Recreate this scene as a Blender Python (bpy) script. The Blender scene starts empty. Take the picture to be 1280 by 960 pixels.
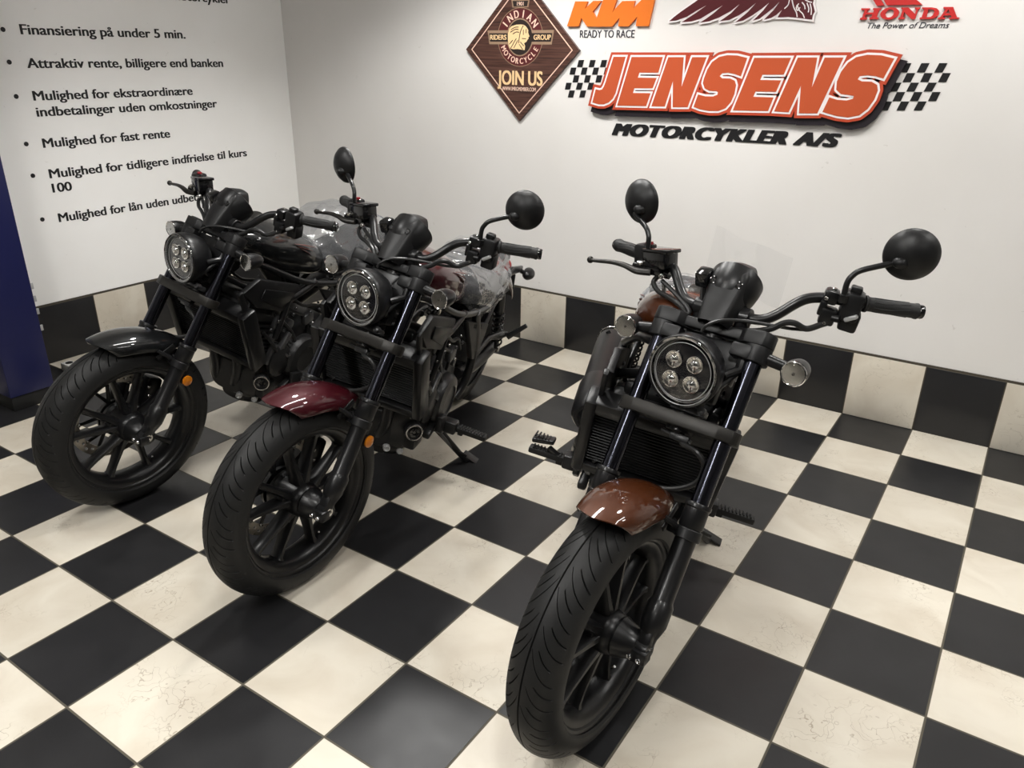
import bpy, bmesh, math, random
from math import sin, cos, pi, radians, sqrt, atan2
from mathutils import Vector, Matrix

random.seed(7)
scene = bpy.context.scene
COL = scene.collection
V = Vector

# ------------------------------------------------------------------ camera, world, exposure
S = 0.30637                                   # floor tile size (m)
CAM_POS = V((0.55933, -3.70297, 1.55828))
CAM_F = 975.57                                # focal length in pixels of the 1280 px frame
CAM_X = V((0.83032554, 0.55715877, 0.01155841))
CAM_D = V((0.22534154, -0.31670919, -0.92136664))
CAM_Z = V((-0.50968685, 0.76763885, -0.38852274))
cd = bpy.data.cameras.new('camera')
cd.sensor_width = 36.0
cd.lens = CAM_F / 1280.0 * 36.0
cd.clip_start = 0.02
cam = bpy.data.objects.new('camera', cd)
COL.objects.link(cam)
cam.matrix_world = Matrix(((CAM_X.x, -CAM_D.x, -CAM_Z.x, CAM_POS.x),
                           (CAM_X.y, -CAM_D.y, -CAM_Z.y, CAM_POS.y),
                           (CAM_X.z, -CAM_D.z, -CAM_Z.z, CAM_POS.z),
                           (0, 0, 0, 1)))
scene.camera = cam

world = bpy.data.worlds.new('world')
scene.world = world
world.use_nodes = True
world.node_tree.nodes['Background'].inputs[0].default_value = (1.0, 0.95, 0.88, 1)
world.node_tree.nodes['Background'].inputs[1].default_value = 0.02

scene.view_settings.view_transform = 'Standard'
scene.view_settings.look = 'None'
scene.view_settings.gamma = 1.0
scene.view_settings.use_curve_mapping = False
scene.view_settings.exposure = 0.0

LAMP_STRENGTH = 76.0
LAMP_COLOUR = (1.0, 0.985, 0.955, 1)
# centre x, centre y, length, run ('x' or 'y'), brightness factor
LAMPS = [(-0.8, -1.45, 1.3, 'y', .75), (1.6, -1.45, 1.3, 'y', .4), (-0.8, -4.3, 1.3, 'y', 1.05)]  # the last strip is an unseen lamp added as fill
DOWNLIGHTS = [(-1.75, -1.05, 1.15), (0.35, -0.9, .60), (2.3, -0.9, .36), (-1.9, -2.9, .62), (0.35, -3.1, .72), (2.3, -3.1, .85), (0.35, -5.6, .8)]  # first two read off the wall scallops, the rest added to light the floor
DOWN_POWER = 90.0
DOWN_CONE = 128.0                              # full opening angle of a downlight's beam
ROOM = (-12 * S, 4.6, -9.0, 0.0, 2.75)         # x0, x1, y0, y1, height


def pix_ray(p):
    return CAM_X * ((p[0] - 640) / CAM_F) + CAM_D * ((p[1] - 480) / CAM_F) + CAM_Z


def on_back(p):
    """place on the back wall (x, z) of a point measured in the photograph"""
    d = pix_ray(p)
    t = (0 - CAM_POS.y) / d.y
    q = CAM_POS + d * t
    return (q.x, q.z)


# ------------------------------------------------------------------ materials
def mat(name, base=(.5, .5, .5), rough=.5, metal=0.0, coat=0.0, coat_rough=.05, spec=.34, noise=0.0, nscale=20,
        bump=0.0, bscale=200, trans=0.0, emit=None, estr=0.0):
    m = bpy.data.materials.new(name)
    m.use_nodes = True
    nt = m.node_tree
    b = nt.nodes['Principled BSDF']
    b.inputs['Base Color'].default_value = (*base, 1)
    b.inputs['Roughness'].default_value = rough
    b.inputs['Metallic'].default_value = metal
    b.inputs['Coat Weight'].default_value = coat
    b.inputs['Coat Roughness'].default_value = coat_rough
    b.inputs['Specular IOR Level'].default_value = spec
    b.inputs['Transmission Weight'].default_value = trans
    if emit:
        b.inputs['Emission Color'].default_value = (*emit, 1)
        b.inputs['Emission Strength'].default_value = estr
    if noise or bump:
        tc = nt.nodes.new('ShaderNodeTexCoord')
    if noise:
        n = nt.nodes.new('ShaderNodeTexNoise')
        n.inputs['Scale'].default_value = nscale
        n.inputs['Detail'].default_value = 5
        nt.links.new(tc.outputs['Object'], n.inputs['Vector'])
        r = nt.nodes.new('ShaderNodeMapRange')
        r.inputs['To Min'].default_value = max(0.0, rough - noise)
        r.inputs['To Max'].default_value = min(1.0, rough + noise)
        nt.links.new(n.outputs['Fac'], r.inputs['Value'])
        nt.links.new(r.outputs['Result'], b.inputs['Roughness'])
    if bump:
        n2 = nt.nodes.new('ShaderNodeTexNoise')
        n2.inputs['Scale'].default_value = bscale
        nt.links.new(tc.outputs['Object'], n2.inputs['Vector'])
        bp = nt.nodes.new('ShaderNodeBump')
        bp.inputs['Strength'].default_value = bump
        bp.inputs['Distance'].default_value = .002
        nt.links.new(n2.outputs['Fac'], bp.inputs['Height'])
        nt.links.new(bp.outputs['Normal'], b.inputs['Normal'])
    return m


M = {}
M['plastic'] = mat('black_plastic', (.006, .006, .0065), .42, noise=.06, nscale=40, bump=.12, bscale=500)
M['plastic_soft'] = mat('satin_black_plastic', (.0055, .0055, .006), .34, noise=.05, nscale=30)
M['grey_plastic'] = mat('dark_grey_plastic', (.0065, .0065, .007), .42, noise=.06, nscale=30)
M['black_metal'] = mat('black_painted_metal', (.0065, .0065, .007), .33, noise=.04, nscale=12, coat=.1, coat_rough=.12)
M['satin_metal'] = mat('satin_anodised_metal', (.020, .0185, .0165), .40, metal=.45, noise=.05, nscale=30)
M['gloss_black'] = mat('gloss_black_metal', (.005, .005, .0055), .13, coat=.5)
M['fork_tube'] = mat('dark_titanium_fork_tube', (.048, .050, .064), .17, metal=1.0)
M['wheel'] = mat('satin_black_wheel', (.006, .006, .0065), .32, noise=.05, nscale=20)
M['engine'] = mat('dark_engine_casting', (.022, .022, .0225), .34, metal=.45, noise=.12, nscale=35, bump=.2, bscale=250)
M['engine_light'] = mat('grey_engine_casting', (.095, .095, .097), .33, metal=.6, noise=.1, nscale=35, bump=.2, bscale=250)
M['rubber'] = mat('tyre_rubber', (.0105, .0105, .0105), .50, noise=.08, nscale=14, bump=.08, bscale=300, spec=.28)
M['grip'] = mat('grip_rubber', (.011, .011, .011), .55, bump=.3, bscale=600)
M['chrome'] = mat('chrome', (.75, .75, .76), .08, metal=1.0)
M['steel'] = mat('zinc_steel', (.55, .54, .52), .25, metal=1.0, noise=.08)
M['disc'] = mat('brake_disc_steel', (.30, .28, .25), .30, metal=1.0, noise=.08, nscale=60)
M['hose'] = mat('black_hose', (.012, .012, .012), .35)
M['black_void'] = mat('matt_black', (.008, .008, .008), .6)
M['seat'] = mat('black_seat_vinyl', (.016, .016, .017), .5, bump=.3, bscale=350)
M['red_switch'] = mat('red_switch', (.22, .008, .014), .35)
M['light_grey'] = mat('pale_grey_lever', (.42, .42, .42), .35, metal=.4)
M['amber'] = mat('amber_reflector', (.50, .15, .006), .2, coat=.6)
M['red_lens'] = mat('red_tail_lens', (.30, .008, .01), .15, coat=.6)
M['glass_black'] = mat('black_glass', (.006, .006, .008), .05, coat=1.0)
M['mirror_glass'] = mat('mirror_glass', (.9, .9, .9), .02, metal=1.0)
M['signal_silver'] = mat('signal_bowl_silver', (.42, .41, .40), .22, metal=1.0)
M['reflector'] = mat('lamp_reflector', (.80, .79, .76), .10, metal=1.0)
M['wing_grey'] = mat('grey_tank_emblem', (.10, .035, .03), .35)


def paint(name, base, flake):
    m = bpy.data.materials.new(name)
    m.use_nodes = True
    nt = m.node_tree
    b = nt.nodes['Principled BSDF']
    b.inputs['Roughness'].default_value = .42
    b.inputs['Metallic'].default_value = .3
    b.inputs['Specular IOR Level'].default_value = .15
    b.inputs['Coat Weight'].default_value = 1.0
    b.inputs['Coat Roughness'].default_value = .03
    tc = nt.nodes.new('ShaderNodeTexCoord')
    vo = nt.nodes.new('ShaderNodeTexVoronoi')
    vo.inputs['Scale'].default_value = 900
    nt.links.new(tc.outputs['Object'], vo.inputs['Vector'])
    cr = nt.nodes.new('ShaderNodeValToRGB')
    cr.color_ramp.elements[0].color = (*flake, 1)
    cr.color_ramp.elements[1].color = (*base, 1)
    cr.color_ramp.elements[1].position = .35
    nt.links.new(vo.outputs['Distance'], cr.inputs['Fac'])
    nt.links.new(cr.outputs['Color'], b.inputs['Base Color'])
    return m


PAINT = {3: paint('bronze_brown_paint', (.046, .0110, .0020), (.17, .046, .008)),
         2: paint('bordeaux_red_paint', (.040, .0022, .0055), (.075, .004, .010)),
         1: paint('black_paint', (.005, .0055, .006), (.015, .015, .016))}


def clear(name, fac=.14, rough=.03, tint=(1, 1, 1), bump=0.0, bscale=30, haze=0.0):
    m = bpy.data.materials.new(name)
    m.use_nodes = True
    nt = m.node_tree
    nt.nodes.remove(nt.nodes['Principled BSDF'])
    out = nt.nodes['Material Output']
    tr = nt.nodes.new('ShaderNodeBsdfTransparent')
    tr.inputs[0].default_value = (*tint, 1)
    gl = nt.nodes.new('ShaderNodeBsdfGlossy')
    gl.inputs['Roughness'].default_value = rough
    gl.inputs[0].default_value = (1, 1, 1, 1)
    lw = nt.nodes.new('ShaderNodeLayerWeight')
    lw.inputs['Blend'].default_value = .25
    mr = nt.nodes.new('ShaderNodeMapRange')
    mr.inputs['To Min'].default_value = fac * .5
    mr.inputs['To Max'].default_value = min(1, fac * 2.2)
    nt.links.new(lw.outputs['Fresnel'], mr.inputs['Value'])
    mix = nt.nodes.new('ShaderNodeMixShader')
    nt.links.new(mr.outputs['Result'], mix.inputs[0])
    nt.links.new(tr.outputs[0], mix.inputs[1])
    nt.links.new(gl.outputs[0], mix.inputs[2])
    last = mix
    if haze:
        df = nt.nodes.new('ShaderNodeBsdfDiffuse')
        df.inputs[0].default_value = (.8, .82, .84, 1)
        m2 = nt.nodes.new('ShaderNodeMixShader')
        m2.inputs[0].default_value = haze
        nt.links.new(mix.outputs[0], m2.inputs[1])
        nt.links.new(df.outputs[0], m2.inputs[2])
        last = m2
    if bump:
        tc = nt.nodes.new('ShaderNodeTexCoord')
        mp = nt.nodes.new('ShaderNodeMapping')
        mp.inputs['Scale'].default_value = (.5, 1.6, 1.0)
        n = nt.nodes.new('ShaderNodeTexNoise')
        n.inputs['Scale'].default_value = bscale
        n.inputs['Detail'].default_value = 3
        n.inputs['Distortion'].default_value = 1.6
        nt.links.new(tc.outputs['Object'], mp.inputs['Vector'])
        nt.links.new(mp.outputs[0], n.inputs['Vector'])
        bp = nt.nodes.new('ShaderNodeBump')
        bp.inputs['Strength'].default_value = bump
        bp.inputs['Distance'].default_value = .03
        nt.links.new(n.outputs['Fac'], bp.inputs['Height'])
        nt.links.new(bp.outputs['Normal'], gl.inputs['Normal'])
    nt.links.new(last.outputs[0], out.inputs['Surface'])
    return m


M['lens'] = clear('clear_lamp_lens', .05, .01)
M['lens_frost'] = clear('ribbed_clear_lens', .05, .05, (.80, .80, .79))
M['wrap'] = clear('clear_plastic_wrap', .13, .14, (.90, .91, .93), bump=.45, bscale=6, haze=.05)
M['film'] = clear('clear_thin_film', .10, .10, (.985, .985, .985), haze=.07)


# ------------------------------------------------------------------ mesh builder
class MB:
    def __init__(self):
        self.v, self.f = [], []

    def add(self, vs, fs, T=None):
        n = len(self.v)
        for p in vs:
            p = V(p)
            self.v.append(T @ p if T else p)
        self.f += [tuple(i + n for i in f) for f in fs]
        return self

    def box(self, c, size, rot=None, bev=0.0, seg=2):
        bm = bmesh.new()
        bmesh.ops.create_cube(bm, size=1.0)
        for v in bm.verts:
            v.co = V((v.co.x * size[0], v.co.y * size[1], v.co.z * size[2]))
        if bev:
            bmesh.ops.bevel(bm, geom=list(bm.edges), offset=min(bev, min(size) * .45), segments=seg, affect='EDGES', profile=.5)
        T = Matrix.Translation(V(c)) @ (rot.to_4x4() if rot else Matrix.Identity(4))
        self._bm(bm, T)
        return self

    def _bm(self, bm, T=None):
        bm.verts.index_update()
        self.add([v.co.copy() for v in bm.verts], [tuple(x.index for x in f.verts) for f in bm.faces], T)
        bm.free()

    def tube(self, pts, r, n=12, smooth=0, caps=True, flat=1.0):
        pts = [V(p) for p in pts]
        rs = list(r) if isinstance(r, (list, tuple)) else [r] * len(pts)
        if smooth and len(pts) > 2:
            q, qr = [], []
            for i in range(len(pts) - 1):
                p0 = pts[max(i - 1, 0)]; p1 = pts[i]; p2 = pts[i + 1]; p3 = pts[min(i + 2, len(pts) - 1)]
                for k in range(smooth):
                    t = k / smooth
                    q.append(.5 * ((2 * p1) + (p2 - p0) * t + (2 * p0 - 5 * p1 + 4 * p2 - p3) * t * t + (3 * p1 - p0 - 3 * p2 + p3) * t ** 3))
                    qr.append(rs[i] * (1 - t) + rs[i + 1] * t)
            q.append(pts[-1]); qr.append(rs[-1])
            pts, rs = q, qr
        rings = []
        d0 = (pts[1] - pts[0]).normalized()
        a = V((0, 0, 1)) if abs(d0.z) < .9 else V((0, 1, 0))
        u = d0.cross(a).normalized()
        for i, p in enumerate(pts):
            if i == 0: d = pts[1] - p
            elif i == len(pts) - 1: d = p - pts[i - 1]
            else: d = (pts[i + 1] - p).normalized() + (p - pts[i - 1]).normalized()
            d.normalize()
            u = (u - d * u.dot(d))
            u.normalize()
            w = d.cross(u)
            rings.append([p + (u * cos(2 * pi * k / n) + w * sin(2 * pi * k / n) * flat) * rs[i] for k in range(n)])
        self.loft(rings, caps)
        return self

    def loft(self, rings, caps=True, closed=True):
        n = len(rings[0])
        vs = [p for r in rings for p in r]
        fs = []
        for i in range(len(rings) - 1):
            for k in range(n if closed else n - 1):
                a = i * n + k; b = i * n + (k + 1) % n
                fs.append((a, b, b + n, a + n))
        if caps:
            fs.append(tuple(range(n - 1, -1, -1)))
            fs.append(tuple((len(rings) - 1) * n + k for k in range(n)))
        self.add(vs, fs)
        return self

    def lathe(self, prof, o, axis, n=32, caps=True):
        """prof: list of (radius, distance along the axis)"""
        o = V(o); ax = V(axis).normalized()
        a = V((0, 0, 1)) if abs(ax.z) < .9 else V((1, 0, 0))
        u = ax.cross(a).normalized(); w = ax.cross(u)
        rings = [[o + ax * h + (u * cos(2 * pi * k / n) + w * sin(2 * pi * k / n)) * max(r, 1e-5) for k in range(n)] for r, h in prof]
        return self.loft(rings, caps)

    def ring(self, o, axis, R, r, n=40, m=10):
        o = V(o); ax = V(axis).normalized()
        a = V((0, 0, 1)) if abs(ax.z) < .9 else V((1, 0, 0))
        u = ax.cross(a).normalized(); w = ax.cross(u)
        rings = []
        for k in range(n + 1):
            t = 2 * pi * k / n
            d = u * cos(t) + w * sin(t)
            rings.append([o + d * (R + r * cos(2 * pi * j / m)) + ax * r * sin(2 * pi * j / m) for j in range(m)])
        return self.loft(rings, False)

    def prism(self, poly, o, u, v, depth, bev=0.0):
        """polygon (a, b) laid at o + a u + b v, extruded by depth along u x v"""
        o = V(o); u = V(u).normalized(); v = V(v).normalized(); w = u.cross(v).normalized()
        bm = bmesh.new()
        vs = [bm.verts.new(o + u * a + v * b) for a, b in poly]
        f = bm.faces.new(vs)
        r = bmesh.ops.extrude_face_region(bm, geom=[f])
        ev = [e for e in r['geom'] if isinstance(e, bmesh.types.BMVert)]
        bmesh.ops.translate(bm, verts=ev, vec=w * depth)
        if bev:
            bmesh.ops.bevel(bm, geom=list(bm.edges), offset=bev, segments=2, affect='EDGES', profile=.5)
        bmesh.ops.recalc_face_normals(bm, faces=list(bm.faces))
        self._bm(bm)
        return self

    def ball(self, c, r, n=16, scale=(1, 1, 1), rot=None):
        bm = bmesh.new()
        bmesh.ops.create_uvsphere(bm, u_segments=n, v_segments=max(6, n // 2), radius=r)
        T = Matrix.Translation(V(c)) @ (rot.to_4x4() if rot else Matrix.Identity(4)) @ Matrix.Diagonal((*scale, 1))
        self._bm(bm, T)
        return self

    def bolt(self, c, axis, r=.006, h=.004):
        return self.lathe([(r, 0), (r, h * .7), (r * .75, h), (r * .5, h), (r * .45, h * .3)], c, axis, 6 if r < .005 else 12)

    def mesh(self, name, m, angle=35):
        me = bpy.data.meshes.new(name)
        me.from_pydata([tuple(p) for p in self.v], [], self.f)
        me.validate()
        bm = bmesh.new(); bm.from_mesh(me)
        bmesh.ops.recalc_face_normals(bm, faces=list(bm.faces))
        bm.to_mesh(me); bm.free()
        me.polygons.foreach_set('use_smooth', [True] * len(me.polygons))
        me.set_sharp_from_angle(angle=radians(angle))
        if m: me.materials.append(m)
        return me

    def obj(self, name, m, parent=None, angle=35):
        o = bpy.data.objects.new(name, self.mesh(name, m, angle))
        COL.objects.link(o)
        if parent: o.parent = parent
        return o


def tag(o, label, cat, group=None):
    o['label'] = label
    o['category'] = cat
    if group: o['group'] = group
    return o


def empty(name, loc=(0, 0, 0)):
    o = bpy.data.objects.new(name, None)
    o.empty_display_size = .1
    o.location = loc
    COL.objects.link(o)
    return o


def struct(o):
    o['kind'] = 'structure'
    return o


# ------------------------------------------------------------------ room shell
def tile_nodes(nt, coord_u, coord_v, black_parity, wall=False):
    """checker of black and worn cream tiles with grout; returns nothing, wires the principled node"""
    b = nt.nodes['Principled BSDF']

    def math_(op, a, bb=None, c=None):
        n = nt.nodes.new('ShaderNodeMath'); n.operation = op
        for i, x in enumerate((a, bb, c)):
            if x is None: continue
            if isinstance(x, (int, float)): n.inputs[i].default_value = x
            else: nt.links.new(x, n.inputs[i])
        return n.outputs[0]
    tc = nt.nodes.new('ShaderNodeTexCoord')
    sp = nt.nodes.new('ShaderNodeSeparateXYZ')
    nt.links.new(tc.outputs['Object'], sp.inputs[0])
    U = math_('DIVIDE', sp.outputs[coord_u], S)
    fu = math_('FLOOR', U)
    if coord_v is None:
        s_ = fu
        Vv = math_('DIVIDE', sp.outputs['Z'], S * 1.018)
    else:
        Vv = math_('DIVIDE', sp.outputs[coord_v], S)
        s_ = math_('ADD', fu, math_('FLOOR', Vv))
    par = math_('FLOORED_MODULO', s_, 2.0)                # 0 or 1
    isblack = math_('COMPARE', par, float(black_parity), .1)
    # grout distance
    du = math_('ABSOLUTE', math_('SUBTRACT', math_('FRACT', U), .5))
    dv = math_('ABSOLUTE', math_('SUBTRACT', math_('FRACT', Vv), .5))
    edge = math_('MAXIMUM', du, dv)
    gr = nt.nodes.new('ShaderNodeMapRange')
    gr.inputs['From Min'].default_value = .4895 if not wall else .490
    gr.inputs['From Max'].default_value = .4925 if not wall else .493
    nt.links.new(edge, gr.inputs['Value'])
    # per tile tone
    cb = nt.nodes.new('ShaderNodeCombineXYZ')
    nt.links.new(fu, cb.inputs[0])
    nt.links.new(math_('FLOOR', Vv), cb.inputs[1])
    wn = nt.nodes.new('ShaderNodeTexWhiteNoise'); wn.noise_dimensions = '2D'
    nt.links.new(cb.outputs[0], wn.inputs['Vector'])
    # clouds
    n1 = nt.nodes.new('ShaderNodeTexNoise'); n1.inputs['Scale'].default_value = 5; n1.inputs['Detail'].default_value = 6
    n1.inputs['Distortion'].default_value = .8
    nt.links.new(tc.outputs['Object'], n1.inputs['Vector'])
    cr = nt.nodes.new('ShaderNodeValToRGB')
    cr.color_ramp.elements[0].position = .30; cr.color_ramp.elements[0].color = (.53, .475, .39, 1)
    cr.color_ramp.elements[1].position = .62; cr.color_ramp.elements[1].color = (.62, .575, .49, 1)
    nt.links.new(n1.outputs['Fac'], cr.inputs['Fac'])
    # thin scratches and hairline cracks
    vd = nt.nodes.new('ShaderNodeVectorMath'); vd.operation = 'ADD'
    nz = nt.nodes.new('ShaderNodeTexNoise'); nz.inputs['Scale'].default_value = 7; nz.inputs['Detail'].default_value = 4
    nt.links.new(tc.outputs['Object'], nz.inputs['Vector'])
    sc_ = nt.nodes.new('ShaderNodeVectorMath'); sc_.operation = 'SCALE'; sc_.inputs['Scale'].default_value = .5
    nt.links.new(nz.outputs['Color'], sc_.inputs[0])
    nt.links.new(tc.outputs['Object'], vd.inputs[0]); nt.links.new(sc_.outputs[0], vd.inputs[1])
    vo = nt.nodes.new('ShaderNodeTexVoronoi'); vo.feature = 'DISTANCE_TO_EDGE'; vo.inputs['Scale'].default_value = 13
    nt.links.new(vd.outputs[0], vo.inputs['Vector'])
    ln = nt.nodes.new('ShaderNodeMapRange')
    ln.inputs['From Min'].default_value = .006; ln.inputs['From Max'].default_value = .022
    ln.inputs['To Min'].default_value = 1; ln.inputs['To Max'].default_value = 0
    nt.links.new(vo.outputs['Distance'], ln.inputs['Value'])
    n3 = nt.nodes.new('ShaderNodeTexNoise'); n3.inputs['Scale'].default_value = 4.3; n3.inputs['Detail'].default_value = 3
    nt.links.new(tc.outputs['Object'], n3.inputs['Vector'])
    gate = nt.nodes.new('ShaderNodeMapRange')
    gate.inputs['From Min'].default_value = .50; gate.inputs['From Max'].default_value = .66
    nt.links.new(n3.outputs['Fac'], gate.inputs['Value'])
    scr = math_('MULTIPLY', math_('MULTIPLY', ln.outputs[0], gate.outputs[0]), .62)
    mx = nt.nodes.new('ShaderNodeMix'); mx.data_type = 'RGBA'
    nt.links.new(scr, mx.inputs['Factor'])
    nt.links.new(cr.outputs['Color'], mx.inputs['A'])
    mx.inputs['B'].default_value = (.22, .17, .11, 1)
    # fine scuff speckle
    # black tile colour
    bk = nt.nodes.new('ShaderNodeValToRGB')
    bk.color_ramp.elements[0].position = .3; bk.color_ramp.elements[0].color = (.0115, .0115, .0125, 1)
    bk.color_ramp.elements[1].position = .75; bk.color_ramp.elements[1].color = (.018, .0178, .019, 1)
    nt.links.new(n1.outputs['Fac'], bk.inputs['Fac'])
    mb = nt.nodes.new('ShaderNodeMix'); mb.data_type = 'RGBA'
    nt.links.new(isblack, mb.inputs['Factor'])
    nt.links.new(mx.outputs['Result'], mb.inputs['A'])
    nt.links.new(bk.outputs['Color'], mb.inputs['B'])
    tone = nt.nodes.new('ShaderNodeHueSaturation')
    nt.links.new(mb.outputs['Result'], tone.inputs['Color'])
    nt.links.new(math_('MULTIPLY_ADD', wn.outputs['Value'], .16, .92), tone.inputs['Value'])
    mg = nt.nodes.new('ShaderNodeMix'); mg.data_type = 'RGBA'
    nt.links.new(gr.outputs[0], mg.inputs['Factor'])
    nt.links.new(tone.outputs['Color'], mg.inputs['A'])
    mg.inputs['B'].default_value = (.085, .075, .055, 1) if not wall else (.06, .05, .035, 1)
    nt.links.new(mg.outputs['Result'], b.inputs['Base Color'])
    # roughness
    rr = nt.nodes.new('ShaderNodeMapRange')
    rr.inputs['To Min'].default_value = .24; rr.inputs['To Max'].default_value = .46
    nt.links.new(nz.outputs['Fac'], rr.inputs['Value'])
    nt.links.new(math_('MULTIPLY_ADD', gr.outputs[0], .4, rr.outputs[0]), b.inputs['Roughness'])
    b.inputs['Specular IOR Level'].default_value = .36
    # grout recess and slight unevenness
    hgt = math_('MULTIPLY_ADD', gr.outputs[0], -1.0, math_('MULTIPLY', n1.outputs['Fac'], .15))
    bp = nt.nodes.new('ShaderNodeBump'); bp.inputs['Strength'].default_value = .5; bp.inputs['Distance'].default_value = .002
    nt.links.new(hgt, bp.inputs['Height'])
    nt.links.new(bp.outputs['Normal'], b.inputs['Normal'])


def tile_mat(name, cu, cv, parity, wall=False):
    m = bpy.data.materials.new(name); m.use_nodes = True
    tile_nodes(m.node_tree, cu, cv, parity, wall)
    return m


def wall_mat(name, base):
    m = bpy.data.materials.new(name); m.use_nodes = True
    nt = m.node_tree; b = nt.nodes['Principled BSDF']
    tc = nt.nodes.new('ShaderNodeTexCoord')
    n = nt.nodes.new('ShaderNodeTexNoise'); n.inputs['Scale'].default_value = 1.3; n.inputs['Detail'].default_value = 5
    nt.links.new(tc.outputs['Object'], n.inputs['Vector'])
    cr = nt.nodes.new('ShaderNodeValToRGB')
    cr.color_ramp.elements[0].position = .35; cr.color_ramp.elements[0].color = (base[0] * .95, base[1] * .945, base[2] * .935, 1)
    cr.color_ramp.elements[1].position = .65; cr.color_ramp.elements[1].color = (*base, 1)
    nt.links.new(n.outputs['Fac'], cr.inputs['Fac'])
    # small scuffs
    vo = nt.nodes.new('ShaderNodeTexVoronoi'); vo.inputs['Scale'].default_value = 6.5
    mp = nt.nodes.new('ShaderNodeMapping'); mp.inputs['Scale'].default_value = (1, 1, 2.2); mp.inputs['Rotation'].default_value = (0, .5, 0)
    nz = nt.nodes.new('ShaderNodeTexNoise'); nz.inputs['Scale'].default_value = 22
    nt.links.new(tc.outputs['Object'], nz.inputs['Vector'])
    add = nt.nodes.new('ShaderNodeVectorMath'); add.operation = 'MULTIPLY_ADD'
    nt.links.new(nz.outputs['Color'], add.inputs[0]); add.inputs[1].default_value = (.12, .12, .12)
    nt.links.new(tc.outputs['Object'], add.inputs[2])
    nt.links.new(add.outputs[0], mp.inputs[0]); nt.links.new(mp.outputs[0], vo.inputs['Vector'])
    r = nt.nodes.new('ShaderNodeMapRange')
    r.inputs['From Min'].default_value = .035; r.inputs['From Max'].default_value = .055
    r.inputs['To Min'].default_value = .35; r.inputs['To Max'].default_value = 0
    nt.links.new(vo.outputs['Distance'], r.inputs['Value'])
    mx = nt.nodes.new('ShaderNodeMix'); mx.data_type = 'RGBA'
    nt.links.new(r.outputs[0], mx.inputs['Factor'])
    nt.links.new(cr.outputs['Color'], mx.inputs['A'])
    mx.inputs['B'].default_value = (base[0] * .6, base[1] * .58, base[2] * .55, 1)
    nt.links.new(mx.outputs['Result'], b.inputs['Base Color'])
    b.inputs['Roughness'].default_value = .45
    b.inputs['Specular IOR Level'].default_value = .35
    n2 = nt.nodes.new('ShaderNodeTexNoise'); n2.inputs['Scale'].default_value = 60
    nt.links.new(tc.outputs['Object'], n2.inputs['Vector'])
    bp = nt.nodes.new('ShaderNodeBump'); bp.inputs['Strength'].default_value = .06; bp.inputs['Distance'].default_value = .003
    nt.links.new(n2.outputs['Fac'], bp.inputs['Height']); nt.links.new(bp.outputs['Normal'], b.inputs['Normal'])
    return m


X0, X1, Y0, Y1, H = ROOM
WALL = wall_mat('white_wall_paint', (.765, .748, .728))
WALL_L = wall_mat('white_wall_paint_lit', (.92, .915, .90))  # same white with its base raised, standing in for light on this wall
struct(MB().box(((X0 + X1) / 2, (Y0 + Y1) / 2, -.05), (X1 - X0 + .4, Y1 - Y0 + .4, .1)).obj('floor', tile_mat('checker_floor_tiles', 'X', 'Y', 1)))
fl = bpy.data.objects['floor']
# move the floor's texture origin to the world origin (its mesh is already in world space)
struct(MB().box(((X0 + X1) / 2, (Y0 + Y1) / 2, H + .05), (X1 - X0 + .4, Y1 - Y0 + .4, .1)).obj('ceiling', wall_mat('ceiling_paint', (.62, .615, .60))))
struct(MB().box(((X0 + X1) / 2, .1, H / 2), (X1 - X0 + .4, .2, H)).obj('wall_back', WALL))
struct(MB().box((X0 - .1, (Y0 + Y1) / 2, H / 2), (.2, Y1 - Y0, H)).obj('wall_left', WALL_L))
struct(MB().box((X1 + .1, (Y0 + Y1) / 2, H / 2), (.2, Y1 - Y0, H)).obj('wall_right', wall_mat('grey_side_wall', (.34, .335, .33))))
struct(MB().box(((X0 + X1) / 2, Y0 - .1, H / 2), (X1 - X0 + .4, .2, H)).obj('wall_front', wall_mat('rear_wall_paint', (.10, .10, .105))))
SK = .312
struct(MB().box(((X0 + X1) / 2, -.006, SK / 2), (X1 - X0, .012, SK), bev=.002).obj('baseboard_back', tile_mat('checker_skirting_back', 'X', None, 1, True)))
struct(MB().box((X0 + .006, (Y0 + Y1) / 2 - .006, SK / 2), (.012, Y1 - Y0 - .012, SK), bev=.002).obj('baseboard_left', tile_mat('checker_skirting_left', 'Y', None, 0, True)))
TRIM = mat('brown_edge_sealant', (.05, .042, .03), .6)
struct(MB().box(((X0 + X1) / 2, -.005, SK + .003), (X1 - X0, .010, .006)).obj('trim_1', TRIM))
struct(MB().box((X0 + .005, (Y0 + Y1) / 2 - .006, SK + .003), (.010, Y1 - Y0 - .012, .006)).obj('trim_2', TRIM))

# ceiling lamps
LAMP_BODY = mat('lamp_housing_white', (.8, .8, .8), .4)
for i, (lx, ly, ll, run, fac) in enumerate(LAMPS):
    t = empty('ceiling_light', (lx, ly, H))
    places = ['above the gap between the bikes', 'above the open floor at right', 'added as fill behind the camera']
    tag(t, 'white strip ceiling lamp ' + places[i], 'ceiling light', 'strip ceiling lamps')
    sx, sy = (ll, .18) if run == 'x' else (.18, ll)
    MB().box((0, 0, -.03), (sx, sy, .06), bev=.008).obj('housing', LAMP_BODY, t)
    em = mat('lamp_diffuser', (.9, .9, .88), .5, emit=LAMP_COLOUR[:3], estr=LAMP_STRENGTH * fac)
    MB().box((0, 0, -.068), (sx - .03, sy - .03, .016), bev=.004).obj('diffuser', em, t)

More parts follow.
